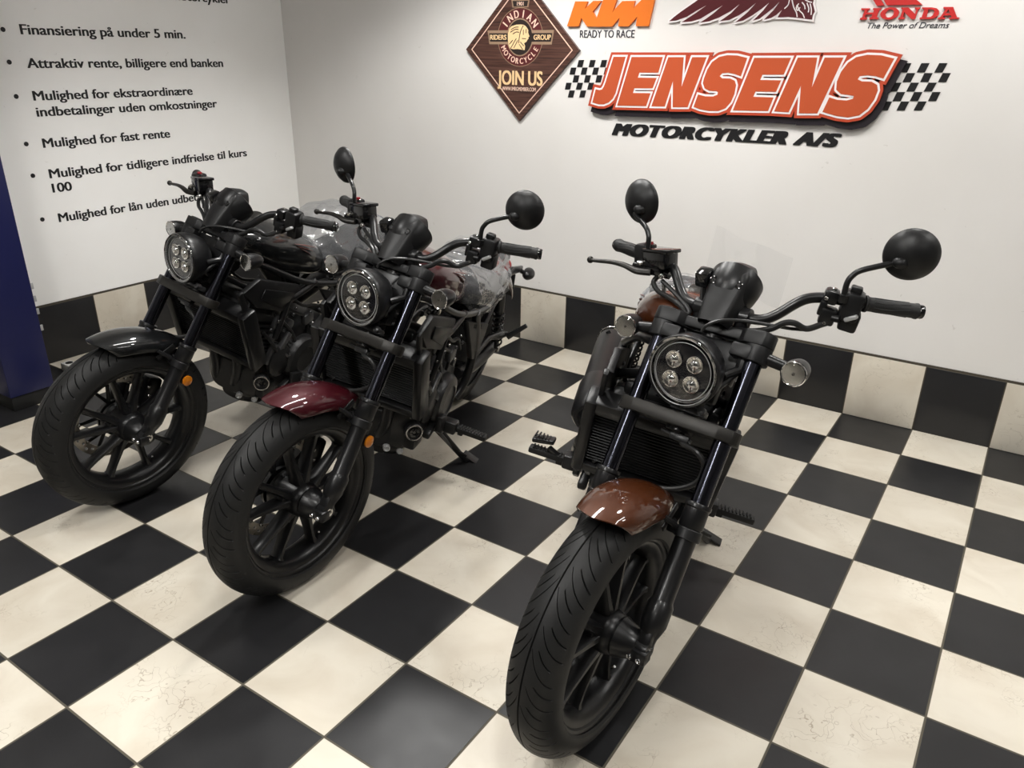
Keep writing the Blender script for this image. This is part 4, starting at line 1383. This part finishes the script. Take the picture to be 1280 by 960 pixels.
        mb.ball(mc + u * .026 + ax * .021, .017, 16, (1, 1, .8))
        hd_ = P('mirror_shell', mb, 'plastic', True, parent=mi)
        mb = MB().lathe([(.056, -.0112), (.0001, -.0108)], mc, ax, 48, caps=False)
        P('mirror_glass', mb, 'mirror_glass', True, parent=mi, label='round mirror glass')
        parts.setdefault('_mirrors', []).append((sy, mi))
    # ------------------------------------------------ cables
    mb = MB().tube([(-.485, .240, 1.040), (-.470, .222, 1.030), (-.450, .196, 1.017), (-.432, .172, 1.028), (-.418, .152, 1.026), (-.408, .128, 1.008), (-.395, .095, .996), (-.40, .05, .985)], .0075, 10, smooth=6)
    P('wiring_harness', mb, 'hose', True)
    mb = MB().tube([(-.483, .238, 1.046), (-.468, .205, 1.016), (-.448, .170, 1.010), (-.418, .130, 1.014), (-.375, .075, 1.020), (-.345, .030, 1.016), (-.325, .004, 1.002), (-.318, -.004, .985)], .0042, 8, smooth=6)
    P('clutch_cable', mb, 'hose', True)
    mb = MB().tube([(-.468, -.205, 1.055), (-.462, -.215, 1.036), (-.445, -.190, 1.020), (-.428, -.150, 1.016), (-.408, -.105, 1.006), (-.395, -.080, .988), (-.385, -.072, .960), (-.372, -.070, .930)], .0068, 10, smooth=6)
    P('brake_hose', mb, 'hose', True)
    mb = MB().tube([(-.395, -.10, .985), (-.398, -.075, 1.0), (-.425, -.12, 1.022), (-.46, -.19, 1.045)], .006, 8, smooth=6)
    P('wiring_harness', mb, 'hose', True)
    mb = MB().tube([leg(.50, .01, -.03), leg(.475, .03, .0), leg(.465, .075, .01), leg(.44, .098, -.005), leg(.40, .090, -.02), leg(.365, .04, -.025), leg(.345, -.04, -.02), leg(.335, -YF + .03, -.012)], .0070, 10, smooth=6)
    bh = P('fork_brake_hose', mb, 'hose', True)
    mb = MB().box(leg(.485, .02, .0), (.018, .05, .018), up, bev=.004)
    mb.tube([leg(.482, .05, .0), leg(.49, -.03, .0)], .006, 8)
    P('hose_junction', mb, 'engine', True, parent=bh)
    # ================================================ rigid body
    # radiator
    RT = V((-.345, 0, .715)); RBt = V((-.440, 0, .455))
    ru = (RT - RBt).normalized(); rn = V((ru.z, 0, -ru.x))
    rr = Matrix((rn, Y, ru)).transposed()
    rc = (RT + RBt) / 2
    h = (RT - RBt).length
    mb = MB()
    for sy in (1, -1):
        mb.box(rc - rn * .025 + Y * sy * .184, (.072, .034, h), rr, bev=.008)
    mb.box(rc - rn * .025 + ru * (h / 2 - .020), (.064, .36, .040), rr, bev=.008)
    mb.box(rc - rn * .025 - ru * (h / 2 - .016), (.064, .36, .032), rr, bev=.008)
    mb.box(rc - rn * .012 + ru * (h / 2 - .045), (.02, .34, .012), rr, bev=.003)
    rad = P('radiator', mb, 'plastic_soft')
    mb = MB().box(rc - rn * .034, (.02, .34, h - .06), rr)
    P('radiator_core', mb, 'black_void', parent=rad)
    mb = MB()
    nf = 17
    for k in range(nf):
        mb.box(rc - rn * .012 + ru * ((k - (nf - 1) / 2) * (h - .085) / nf), (.012, .338, .0038), rr @ Matrix.Rotation(radians(20), 3, 'Y'))
    P('radiator_slats', mb, 'plastic_soft', parent=rad)
    mb = MB()
    for sy in (1, -1):
        for e in (1, -1):
            mb.bolt(rc + rn * .002 + Y * sy * .16 + ru * e * (h / 2 - .018), rn, .006, .004)
    P('radiator_bolts', mb, 'gloss_black', parent=rad)
    for sy in (1, -1):
        mb = MB().prism([(0, 0), (.020, .010), (.085, -.130), (.062, -.135)], V((-.335, sy * .175, .80)), (-1, 0, 0), (0, 0, 1), sy * -.014, bev=.003)
        P('radiator_bracket', mb, 'plastic')
    mb = MB().tube([rc + V((-.03, .10, .10)), rc + V((-.10, .13, .14)), (-.56, .12, .66)], .016, 12, smooth=5)
    P('radiator_hose', mb, 'hose')
    mb = MB().tube([rc + V((-.05, -.13, -.09)), rc + V((-.09, -.19, -.06)), (-.56, -.20, .46), (-.60, -.17, .40)], .017, 12, smooth=5)
    P('radiator_hose', mb, 'hose')
    # engine
    mb = MB()

    def sec(x, z, hy, hz, p=.6, n=20):
        r = []
        for k in range(n):
            t = 2 * pi * k / n
            cy, sz = cos(t), sin(t)
            r.append(V((x, math.copysign(abs(cy) ** p, cy) * hy, z + math.copysign(abs(sz) ** p, sz) * hz)))
        return r
    mb.loft([sec(-.50, .33, .08, .07), sec(-.54, .34, .13, .11), sec(-.66, .35, .155, .14), sec(-.85, .36, .155, .15), sec(-.98, .38, .13, .12), sec(-1.04, .39, .08, .08)])
    # sump
    mb.loft([sec(-.55, .235, .06, .04), sec(-.62, .22, .09, .06), sec(-.82, .22, .09, .06), sec(-.90, .24, .06, .04)])
    eng = P('engine_block', mb, 'engine')
    rc_ = Matrix.Rotation(radians(-20), 3, 'Y')
    mb = MB()
    for k in range(7):
        mb.box(V((-.575 + .010 * k, 0, .47 + .022 * k)), (.20 - .004 * k, .27, .010), rc_, bev=.003)
    mb.box(V((-.548, 0, .54)), (.17, .24, .16), rc_, bev=.01)
    P('cylinders', mb, 'engine')
    mb = MB().box(V((-.52, 0, .665)), (.20, .29, .085), rc_, bev=.018)
    mb.box(V((-.505, 0, .715)), (.15, .24, .04), rc_, bev=.014)
    P('cylinder_head', mb, 'engine')
    for sy in (1, -1):
        mb = MB()
        mb.lathe([(.105, 0), (.104, .020), (.092, .036), (.060, .042), (.055, .036), (.0001, .036)], V((-.765, sy * .152, .385)), (0, sy, 0), 40)
        mb.lathe([(.070, 0), (.068, .016), (.052, .024), (.0001, .025)], V((-.625, sy * .150, .415)), (0, sy, 0), 32)
        for k in range(10):
            a = 2 * pi * k / 10
            mb.bolt(V((-.765 + .098 * cos(a), sy * .168, .385 + .098 * sin(a))), (0, sy, 0), .0065, .006)
        mb.box((-.70, sy * .168, .300), (.14, .03, .03), Matrix.Rotation(radians(18), 3, 'Y'), bev=.008)
        P('crankcase_cover', mb, 'engine')
        mb = MB()
        for k in range(5):
            mb.tube([(-.60 - .025 * k, sy * .150, .50 - .006 * k), (-.66 - .025 * k, sy * .176, .43 - .01 * k)], .006, 8)
        mb.box((-.60, sy * .15, .60), (.05, .02, .06), Matrix.Rotation(radians(-20), 3, 'Y'), bev=.006)
        mb.box((-.60, sy * .140, .64), (.05, .014, .05), Matrix.Rotation(radians(35), 3, 'Y'), bev=.005)
        mb.box((-.575, sy * .150, .46), (.035, .02, .09), Matrix.Rotation(radians(-28), 3, 'Y'), bev=.006)
        mb.box((-.64, sy * .160, .49), (.03, .02, .11), Matrix.Rotation(radians(-40), 3, 'Y'), bev=.006)
        mb.box((-.80, sy * .150, .56), (.06, .03, .05), Matrix.Rotation(radians(10), 3, 'Y'), bev=.008)
        mb.lathe([(.016, 0), (.016, .025), (.010, .028)], (-.86, sy * .13, .50), (0, sy, 0), 16)
        mb.lathe([(.018, 0), (.018, .016), (.012, .018)], (-.58, sy * .14, .54), (.5, sy, 0), 16)
        mb.lathe([(.022, 0), (.022, .02), (.012, .024)], (-.69, sy * .13, .56), (0, sy, 0), 18)
        P('engine_fittings', mb, 'engine_light')
        mb = MB()
        for q in ([(-.56, .12, .66), (-.62, .165, .60), (-.70, .155, .52), (-.72, .16, .47)], [(-.62, .13, .68), (-.70, .15, .62), (-.80, .15, .56), (-.82, .14, .48)], [(-.52, .15, .58), (-.56, .17, .52), (-.60, .16, .47)], [(-.64, .15, .72), (-.74, .16, .64), (-.86, .15, .60), (-.95, .14, .52)]):
            mb.tube([(x, y * sy, z) for x, y, z in q], .0075, 8, smooth=5)
        P('engine_hoses', mb, 'hose')
        rnd = random.Random(5 + sy)
        for k in range(16):
            mb = MB()
            x = -.55 - rnd.random() * .38; z = .44 + rnd.random() * .22
            mb.bolt((x, sy * (.150 + rnd.random() * .02), z), (.25, sy, .1), .0045 + rnd.random() * .003, .007)
            P('engine_bolt', mb, 'engine_light' if k % 3 else 'steel')
    # oil filter style round cover at the front left
    fc = V((-.535, .150, .345)); fa = V((.78, .62, .10)).normalized()
    mb = MB().lathe([(.026, -.06), (.030, -.02), (.034, .0), (.034, .012), (.030, .016), (.026, .010), (.0001, .010)], fc, fa, 32)
    mb.box(fc + V((-.04, -.01, -.05)), (.08, .05, .07), bev=.012)
    rc2 = P('round_engine_cover', mb, 'engine')
    mb = MB().ring(fc + fa * .014, fa, .029, .0028, 32, 8)
    P('cover_ring', mb, 'steel', parent=rc2, label='bright ring on the round engine cover')
    mb = MB().lathe([(.020, .008), (.020, .016), (.010, .018), (.006, .012)], fc, fa, 6)
    P('cover_cap', mb, 'gloss_black', parent=rc2)
    mb = MB()
    mb.tube([(-.52, .06, .262), (-.60, .09, .235), (-.70, .10, .22)], .012, 10)
    P('oil_pipe', mb, 'engine')
    for q in ((-.490, .078, .266), (-.552, .108, .234)):
        mb = MB().lathe([(.0125, -.02), (.0125, .004), (.009, .006), (.0055, .002), (.0001, .002)], q, (.75, .45, .1), 18)
        P('bottom_bolt', mb, 'light_grey', label='pale bolt under the engine')
    # exhaust
    mb = MB()
    for y0 in (.055, -.055):
        mb.tube([(-.49, y0, .62), (-.468, y0, .57), (-.478, y0 * 1.1, .48), (-.500, y0 * 1.0, .37), (-.525, y0 * .8 - .02, .285), (-.60, y0 * .5 - .05, .235), (-.80, -.09, .22)], .021, 16, smooth=6)
    mb.tube([(-.76, -.09, .22), (-.88, -.13, .25), (-.96, -.19, .31), (-1.02, -.225, .36)], [.032, .034, .034, .036], 18, smooth=6)
    ex = P('exhaust_pipe', mb, 'engine')
    ma, mb_ = V((-.93, -.222, .355)), V((-1.53, -.262, .455))
    md = (mb_ - ma).normalized()
    mb = MB().lathe([(.030, 0), (.052, .03), (.060, .09), (.064, .20), (.064, .52), (.060, .575), (.050, .585), (.044, .58), (.040, .55)], ma, md, 36)
    mu = P('muffler', mb, 'plastic_soft')
    mb = MB().ring(mb_ - md * .022, md, .0615, .003, 36, 8)
    P('muffler_rim', mb, 'steel', parent=mu)
    mb = MB().lathe([(.058, .02), (.070, .04), (.073, .10), (.073, .20), (.069, .235), (.0655, .235)], ma, md, 36)
    P('heat_shield', mb, 'black_metal', parent=mu)
    # frame
    mb = MB()
    for sy in (1, -1):
        for q, r in (([(-.36, .045, .90), (-.50, .115, .865), (-.72, .165, .755), (-.95, .172, .690), (-1.15, .165, .655), (-1.40, .130, .640)], .0125),
                     ([(-.38, .045, .83), (-.52, .135, .74), (-.64, .165, .70), (-.80, .170, .735)], .014),
                     ([(-.95, .172, .690), (-1.02, .172, .58), (-1.06, .170, .46), (-1.04, .165, .34), (-1.00, .15, .28)], .018),
                     ([(-.64, .165, .70), (-.60, .165, .60), (-.58, .16, .54)], .013),
                     ([(-1.06, .165, .46), (-1.25, .150, .58), (-1.45, .135, .64)], .013)):
            mb.tube([(x, y * sy, z) for x, y, z in q], r, 12, smooth=5)
    mb.tube([(-.395, 0, .92), (-.325, 0, .79)], .034, 20)
    P('frame', mb, 'black_metal')
    # airbox side panels under the tank
    for sy in (1, -1):
        mb = MB().prism([(-.36, .80), (-.45, .835), (-.70, .745), (-.72, .70), (-.60, .655), (-.44, .72)], V((0, sy * .150, 0)), (1, 0, 0), (0, 0, 1), -.022 * sy, bev=.005)
        P('airbox_panel', mb, 'grey_plastic')
        mb = MB().prism([(-.475, .79), (-.665, .722), (-.655, .70), (-.58, .682), (-.455, .75)], V((0, sy * .173, 0)), (1, 0, 0), (0, 0, 1), -.005 * sy, bev=.002)
        P('panel_inlay', mb, 'plastic_soft', parent=parts['airbox_panel'][-1])
        mb = MB().prism([(-.84, .690), (-1.16, .575), (-1.14, .53), (-1.075, .44), (-1.02, .46), (-.96, .54)], V((0, sy * .158, 0)), (1, 0, 0), (0, 0, 1), -.024 * sy, bev=.005)
        sc = P('side_cover', mb, 'grey_plastic')
        mb = MB()
        if sy > 0:
            text_into(mb, 'REBEL', lambda a, b, c: V((-.93 - a, .1822 + c, .632 - .36 * a + b)), 0, .13, 0, .020, bold=.03, thick=.001)
            P('side_cover_lettering', mb, 'black_void', parent=sc)
    # tank
    mb = MB()
    TK = [(-.430, .925, .030, .030), (-.445, .928, .066, .050), (-.485, .925, .112, .074), (-.56, .905, .146, .098), (-.68, .868, .157, .108), (-.80, .824, .150, .104), (-.89, .790, .130, .088), (-.945, .766, .098, .064), (-.972, .752, .045, .030)]
    rings = []
    for x, z, hy, hz in TK:
        r = []
        for k in range(32):
            t = 2 * pi * k / 32
            cy, sz = cos(t), sin(t)
            yy_ = math.copysign(abs(cy) ** .85, cy) * hy * (1 - .12 * (sz > 0) * sz ** 2)
            r.append(V((x + .03 * (sz < 0) * sz, yy_, z + math.copysign(abs(sz) ** .8, sz) * hz)))
        rings.append(r)
    # smooth lengthwise
    fine = []
    for i in range(len(rings) - 1):
        r0 = rings[max(i - 1, 0)]; r1 = rings[i]; r2 = rings[i + 1]; r3 = rings[min(i + 2, len(rings) - 1)]
        for k in range(4):
            t = k / 4
            fine.append([.5 * ((2 * b) + (c - a) * t + (2 * a - 5 * b + 4 * c - d) * t * t + (3 * b - a - 3 * c + d) * t ** 3) for a, b, c, d in zip(r0, r1, r2, r3)])
    fine.append(rings[-1])
    mb.loft(fine)
    tank = P('fuel_tank', mb, PAINT[3], angle=50)
    mb = MB().lathe([(.034, 0), (.034, .010), (.028, .014), (.0001, .015)], (-.60, 0, .992), (.28, 0, 1), 28)
    P('fuel_cap', mb, 'satin_metal', parent=tank)
    # wing shaped tank badge, both sides
    for sy in (1, -1):
        mb = MB()
        for k, (x0, x1, z0) in enumerate(((-.66, -.80, .925), (-.68, -.79, .910), (-.70, -.775, .896))):
            mb.tube([(x0, sy * (.1505 + .0), z0), ((x0 + x1) / 2, sy * .1560, z0 - .020), (x1, sy * .1500, z0 - .045)], [.002, .006, .002], 8, smooth=4, flat=.4)
        P('tank_badge', mb, 'wing_grey', parent=tank, label='small grey wing badge')
    # seat
    def seat_ring(x, top, bot, hy):
        r = []
        for k in range(24):
            t = 2 * pi * k / 24
            cy, sz = cos(t), sin(t)
            r.append(V((x, math.copysign(abs(cy) ** .6, cy) * hy, (top + bot) / 2 + math.copysign(abs(sz) ** .7, sz) * (top - bot) / 2)))
        return r
    mb = MB().loft([seat_ring(x, t_, b_, h_) for x, t_, b_, h_ in ((-.925, .795, .73, .06), (-.95, .805, .70, .095), (-1.02, .780, .672, .135), (-1.12, .745, .655, .160), (-1.24, .735, .650, .168), (-1.34, .760, .655, .160), (-1.40, .795, .665, .135), (-1.43, .800, .68, .09))])
    P('seat', mb, 'seat', angle=60)
    mb = MB().loft([seat_ring(x, t_, b_, h_) for x, t_, b_, h_ in ((-1.435, .755, .70, .06), (-1.46, .775, .69, .09), (-1.58, .772, .688, .100), (-1.68, .745, .675, .085), (-1.71, .725, .67, .05))])
    P('pillion_seat', mb, 'seat', angle=60)
    # rear fender
    RAX = V((-1.52, 0, .32))
    rows = []
    nA, nB = 22, 17
    for i in range(nA):
        t = i / (nA - 1)
        a = radians(62 + (153 - 62) * t)
        r0 = .372 + .034 * t ** 2
        row = []
        for j in range(nB):
            u = -1 + 2 * j / (nB - 1)
            row.append(RAX + V((cos(a) * (r0 - .075 * abs(u) ** 2.4), .112 * sin(u * 1.45) / sin(1.45), sin(a) * (r0 - .075 * abs(u) ** 2.4))))
        rows.append(row)
    vs = [p for r in rows for p in r]
    inn = [p + (RAX - p).normalized() * .005 for p in vs]
    fs = [(i * nB + j, i * nB + j + 1, (i + 1) * nB + j + 1, (i + 1) * nB + j) for i in range(nA - 1) for j in range(nB - 1)]
    n0 = len(vs)
    border = [i * nB for i in range(nA)] + [(nA - 1) * nB + j for j in range(1, nB)] + [i * nB + nB - 1 for i in range(nA - 2, -1, -1)] + [j for j in range(nB - 2, 0, -1)]
    mb = MB().add(vs + inn, fs + [tuple(reversed([k + n0 for k in f])) for f in fs] + [(border[k], border[(k + 1) % len(border)], border[(k + 1) % len(border)] + n0, border[k] + n0) for k in range(len(border))])
    rf = P('rear_fender', mb, PAINT[3], angle=50)
    for sy in (1, -1):
        mb = MB().prism([(-1.36, .66), (-1.60, .70), (-1.80, .655), (-1.82, .62), (-1.62, .655), (-1.38, .63)], V((0, sy * .118, 0)), (1, 0, 0), (0, 0, 1), -.012 * sy, bev=.003)
        P('fender_rail', mb, 'black_metal')
        BC = V((-1.815, sy * .165, .625))
        mb = MB().lathe([(.0001, .066), (.008, .064), (.018, .054), (.0255, .038), (.029, .018), (.0298, .004), (.0275, -.002)], BC, (1, 0, 0), 24)
        mb.tube([BC + V((.03, 0, 0)), (-1.76, sy * .112, .645)], .011, 10)
        ts = P('rear_turn_signal', mb, 'plastic_soft')
        mb = MB().lathe([(.0275, -.002), (.020, -.008), (.0001, -.011)], BC, (1, 0, 0), 24)
        P('signal_lens', mb, 'lens_frost', parent=ts)
    mb = MB().lathe([(.040, 0), (.042, .016), (.034, .024), (.0001, .026)], (-1.925, 0, .585), (-1, 0, .25), 28)
    P('tail_light', mb, 'red_lens', label='round red tail lamp')
    mb = MB().box((-1.93, 0, .50), (.008, .16, .14), Matrix.Rotation(radians(20), 3, 'Y'), bev=.003).tube([(-1.90, 0, .60), (-1.93, 0, .55)], .014, 10)
    P('plate_holder', mb, 'plastic')
    # rear wheel
    P('rear_tyre', tyre_mesh('rear_tyre', .32, .088, .066, .213, 13, cx=-1.52, cz=.32), 'rubber', angle=25)
    mb = MB().lathe([(.212, .070), (.219, .072), (.214, .060), (.198, .045), (.190, .0), (.198, -.045), (.214, -.060), (.219, -.072), (.212, -.070), (.196, -.055), (.182, 0), (.196, .055), (.212, .070)], RAX, (0, 1, 0), 72, caps=False)
    mb.lathe([(.012, .07), (.05, .07), (.06, .04), (.06, -.04), (.05, -.07), (.012, -.07)], RAX, (0, 1, 0), 32)
    for k in range(5):
        for s_ in (-1, 1):
            a0 = 2 * pi * k / 5 + s_ * .16; a1 = 2 * pi * k / 5 + s_ * .27
            mb.tube([RAX + V((cos(a0) * .05, 0, sin(a0) * .05)), RAX + V((cos(a1) * .19, 0, sin(a1) * .19))], [.018, .012], 8)
    P('rear_wheel', mb, 'wheel')
    mb = MB().lathe([(.085, -.075), (.128, -.075), (.128, -.081), (.085, -.081)], RAX, (0, 1, 0), 48)
    P('rear_brake_disc', mb, 'disc')
    mb = MB()
    for sy in (1, -1):
        mb.tube([(-1.03, sy * .125, .37), (-1.20, sy * .140, .345), (-1.40, sy * .138, .325), (-1.56, sy * .136, .32)], [.026, .028, .026, .024], 16, smooth=4)
        mb.lathe([(.030, -.014), (.030, .014)], (-1.545, sy * .138, .32), (0, 1, 0), 20)
    mb.tube([(-1.12, -.13, .36), (-1.12, .13, .36)], .030, 16)
    mb.tube([(-1.6, 0, 0), (-1.6, 0, .001)], .0001, 4) if False else None
    sa = P('swingarm', mb, 'engine')
    mb = MB().lathe([(.018, -.170), (.018, .170)], (-1.52, 0, .32), (0, 1, 0), 18)
    P('rear_axle', mb, 'steel')
    for sy in (1, -1):
        t0, t1 = V((-1.36, sy * .155, .645)), V((-1.47, sy * .165, .345))
        mb = MB().tube([t0, t1], .010, 12)
        d = (t1 - t0).normalized()
        mb.lathe([(.020, .0), (.022, .02), (.022, .10), (.016, .12)], t0, d, 20)
        sh = P('rear_shock', mb, 'black_metal')
        mb = MB()
        q = []
        for k in range(7 * 14 + 1):
            t = k / (7 * 14); a = 2 * pi * k / 14
            u = d.cross(Y).normalized(); w = d.cross(u)
            q.append(t0 + d * (.09 + .20 * t) + (u * cos(a) + w * sin(a)) * .024)
        mb.tube(q, .0045, 6)
        P('shock_spring', mb, 'black_metal', parent=sh)
    # footpegs, pedal, stands
    for sy in (1, -1):
        mb = MB().prism([(-.66, .36), (-.72, .345), (-.78, .29), (-.77, .265), (-.70, .27), (-.66, .30)], V((0, sy * .19, 0)), (1, 0, 0), (0, 0, 1), -.02 * sy, bev=.004)
        mb.box((-.735, sy * .225, .300), (.05, .06, .05), bev=.008)
        mb.tube([(-.70, sy * .14, .34), (-.715, sy * .20, .32)], .02, 12)
        pg = P('peg_bracket', mb, 'engine')
        mb = MB().box((-.7435, sy * .312, .295), (.034, .125, .022), bev=.006)
        for k in range(9):
            mb.box((-.7435, sy * (.268 + .0115 * k), .307), (.028, .005, .006), bev=.001)
        mb.box((-.755, sy * .268, .280), (.024, .022, .03), bev=.004)
        P('footpeg', mb, 'grip', parent=pg)
        # passenger peg, folded up
        mb = MB().tube([(-1.30, sy * .165, .46), (-1.37, sy * .19, .445), (-1.43, sy * .20, .44)], .014, 10)
        mb.tube([(-1.05, sy * .165, .44), (-1.25, sy * .17, .47), (-1.42, sy * .19, .445)], .013, 10)
        mb.tube([(-1.43, sy * .215, .43), (-1.45, sy * .285, .505)], [.014, .010], 12)
        mb.bolt((-1.42, sy * .205, .45), (0, sy, 0), .009, .008)
        P('passenger_peg', mb, 'black_metal')
    mb = MB().tube([(-.86, -.17, .30), (-.80, -.22, .285), (-.745, -.27, .300), (-.735, -.31, .322)], .010, 10, smooth=4)
    mb.box((-.757, -.335, .333), (.040, .075, .016), Matrix.Rotation(radians(10), 3, 'X'), bev=.005)
    for k in range(6):
        mb.box((-.757, -.306 - .0115 * k, .342 + .001 * k), (.034, .005, .006), bev=.001)
    P('brake_pedal', mb, 'black_metal')
    mb = MB().lathe([(.030, 0), (.030, .03), (.022, .036)], (-.74, -.20, .345), (.3, -1, 0), 20)
    P('pedal_pivot', mb, 'gloss_black')
    mb = MB().tube([(-.800, .150, .235), (-.835, .200, .175), (-.880, .262, .098), (-.905, .285, .068)], [.017, .014, .012, .012], 12, smooth=4)
    mb.prism([(-.024, -.030), (.020, -.030), (.026, .045), (-.020, .050)], V((-.925, .285, .072)), (1, 0, 0), V((0, .965, -.255)), .010, bev=.003)
    mb.tube([(-.860, .235, .125), (-.875, .285, .108)], [.008, .006], 8)
    mb.box((-.79, .14, .25), (.05, .05, .05), bev=.01)
    P('side_stand', mb, 'black_metal')
    mb = MB().tube([(-.775, .160, .245), (-.86, .238, .12)], .006, 8)
    P('stand_spring', mb, 'engine_light')
    # right front footboard guard plate seen beside the engine
    mb = MB().prism([(-.50, .50), (-.60, .52), (-.66, .40), (-.62, .34), (-.55, .38)], V((0, -.188, 0)), (1, 0, 0), (0, 0, 1), .012, bev=.003)
    P('engine_side_plate', mb, 'plastic_soft')
    mb = MB().lathe([(.05, 0), (.05, .03), (.035, .045), (.0001, .047)], (-.56, -.160, .52), (.3, -1, .1), 28)
    mb.box((-.53, -.178, .575), (.06, .03, .035), bev=.01)
    P('water_pump', mb, 'engine')
    return root, parts


ROOT, PARTS = build_bike()

POSES = {3: (-.46023673, -7.73352545, -72.4496987, 10.99988113, -23.74755009, 3.63366351),
         2: (-3.86585897, -7.74387286, -72.6681181, 12.74264681, -18.26432283, 2.03543746),
         1: (-6.76737904, -7.73394085, -79.93120264, 13.51937532, -13.19546536, 0.98603013)}
AXD = V((-sin(radians(28)), 0, cos(radians(28))))
AXP = V((.11, 0, 0))


def steer_matrix(st, fr):
    return Matrix.Rotation(radians(-fr), 4, 'X') @ Matrix.Translation(AXP) @ Matrix.Rotation(radians(st), 4, AXD) @ Matrix.Translation(-AXP)


def pose_matrix(x, y, yaw, lean):
    return Matrix.Translation((x * S, y * S, .065 * (1 - cos(radians(lean))))) @ Matrix.Rotation(radians(yaw), 4, 'Z') @ Matrix.Rotation(radians(-lean), 4, 'X')


def copy_bike(root):
    r = root.copy(); COL.objects.link(r)
    mp = {}
    for ch in list(root.children):
        c = ch.copy(); COL.objects.link(c); c.parent = r; mp[c] = ch
        for g in list(ch.children):
            d = g.copy(); COL.objects.link(d); d.parent = c
    return r, mp


BIKES = {3: (ROOT, {c: c for c in ROOT.children})}
for b in (2, 1):
    BIKES[b] = copy_bike(ROOT)
LAB = {3: 'bronze brown cruiser motorcycle standing apart at the right, nearest the camera',
       2: 'dark red cruiser motorcycle in the middle, with mirrors and plastic covered seat',
       1: 'black cruiser motorcycle without mirrors, beside the left wall'}
MIRROR_TWEAK = {3: {-1: V((.0, .030, .008)), 1: V((0, .004, 0))}, 2: {-1: V((0, -.008, 0)), 1: V((0, 0, -.003))}}
SRC = {c: (src.name, src.name in STEERED, sum(v.co.y for v in src.data.vertices) > 0) for r, mp in BIKES.values() for c, src in mp.items()}
for b, (r, mp) in BIKES.items():
    x, y, yaw, lean, st, fr = POSES[b]
    r.matrix_world = pose_matrix(x, y, yaw, lean)
    tag(r, LAB[b], 'motorcycle', 'new motorcycles in a row')
    SM = steer_matrix(st, fr)
    for c in list(mp):
        sname, steered, plus = SRC[c]
        if steered: c.matrix_local = SM
        base = sname.split('.')[0]
        if base in ('front_fender', 'fuel_tank', 'rear_fender') and b != 3:
            c.data = c.data.copy(); c.data.materials[0] = PAINT[b]
        if base == 'fork_slider' and b == 3:
            pass
        if base == 'side_reflector' and b == 3:
            for g in list(c.children): bpy.data.objects.remove(g)
            bpy.data.objects.remove(c)
            continue
        if base == 'mirror':
            sy = 1 if plus else -1
            if b == 1:
                for g in list(c.children): bpy.data.objects.remove(g)
                bpy.data.objects.remove(c)
            else:
                tw = MIRROR_TWEAK[b][sy]
                c.matrix_local = SM
                for g in c.children:
                    g.location = tw

# clear plastic over the seats, and the film behind the right gauge
def wrap_mesh(secs, seed, amp):
    rnd = random.Random(seed)
    ph = [rnd.random() * 6.28 for _ in range(12)]
    rows = []
    for i in range(41):
        t = i / 40 * (len(secs) - 1)
        k = min(int(t), len(secs) - 2); f = t - k
        f = f * f * (3 - 2 * f)
        x, top, bot, hy = [a + (b - a) * f for a, b in zip(secs[k], secs[k + 1])]
        row = []
        for j in range(49):
            a = radians(-38 + 256 * j / 48)
            cy, sz = cos(a), sin(a)
            yy = math.copysign(abs(cy) ** .75, cy) * hy
            zz = (top + bot) / 2 + sz * (top - bot) / 2
            w = amp * (sin(9 * a + i * .35 + ph[0]) * .5 + sin(15 * a - i * .62 + ph[1]) * .35 + sin(5 * a + i * .9 + ph[2]) * .5 + abs(sin(i * .55 + 3 * a + ph[3])) * .9 - .4)
            d = V((0, yy, zz - (top + bot) / 2)).normalized()
            row.append(V((x, yy, zz)) + d * w)
        rows.append(row)
    mb = MB().loft(rows, caps=False, closed=False)
    return mb


WR_ = {2: [(-.915, .84, .72, .10), (-.97, .865, .64, .165), (-1.12, .815, .575, .188), (-1.26, .795, .565, .186), (-1.36, .80, .60, .182), (-1.43, .83, .66, .15)],
       1: [(-.90, .86, .74, .10), (-.97, .915, .64, .175), (-1.10, .955, .60, .196), (-1.25, .945, .60, .196), (-1.38, .90, .62, .182), (-1.47, .85, .67, .15)],
       3: [(-.905, .87, .74, .10), (-.97, .905, .66, .145), (-1.12, .86, .64, .180), (-1.26, .83, .62, .182), (-1.36, .81, .62, .176), (-1.43, .82, .66, .14)]}
WL = {2: 'crinkled clear plastic cover on the seat of the dark red motorcycle', 1: 'billowing clear plastic cover on the seat of the black motorcycle', 3: 'clear plastic cover on the seat of the bronze brown motorcycle'}
for b in (3, 2, 1):
    o = wrap_mesh(WR_[b], b, .006).obj('plastic_cover', M['wrap'], None, 60)
    o.matrix_world = pose_matrix(*POSES[b][:4])
    tag(o, WL[b], 'plastic cover', 'clear plastic seat covers')

mb = MB()
rows = []
for i in range(13):
    row = []
    for j in range(9):
        u = -1 + 2 * i / 12; w = j / 8
        row.append(V((-.545 - .02 * w + .012 * sin(u * 3 + w), .105 * u - .01 + .0 * w, 1.045 + .125 * w - .018 * u + .004 * sin(u * 5))))
    rows.append(row)
mb.loft(rows, caps=False, closed=False)
o = mb.obj('plastic_film', M['film'], None, 60)
x, y, yaw, lean, st, fr = POSES[3]
o.matrix_world = pose_matrix(x, y, yaw, lean) @ steer_matrix(st, fr)
tag(o, 'thin clear film sheet behind the gauge of the bronze brown motorcycle', 'plastic film')
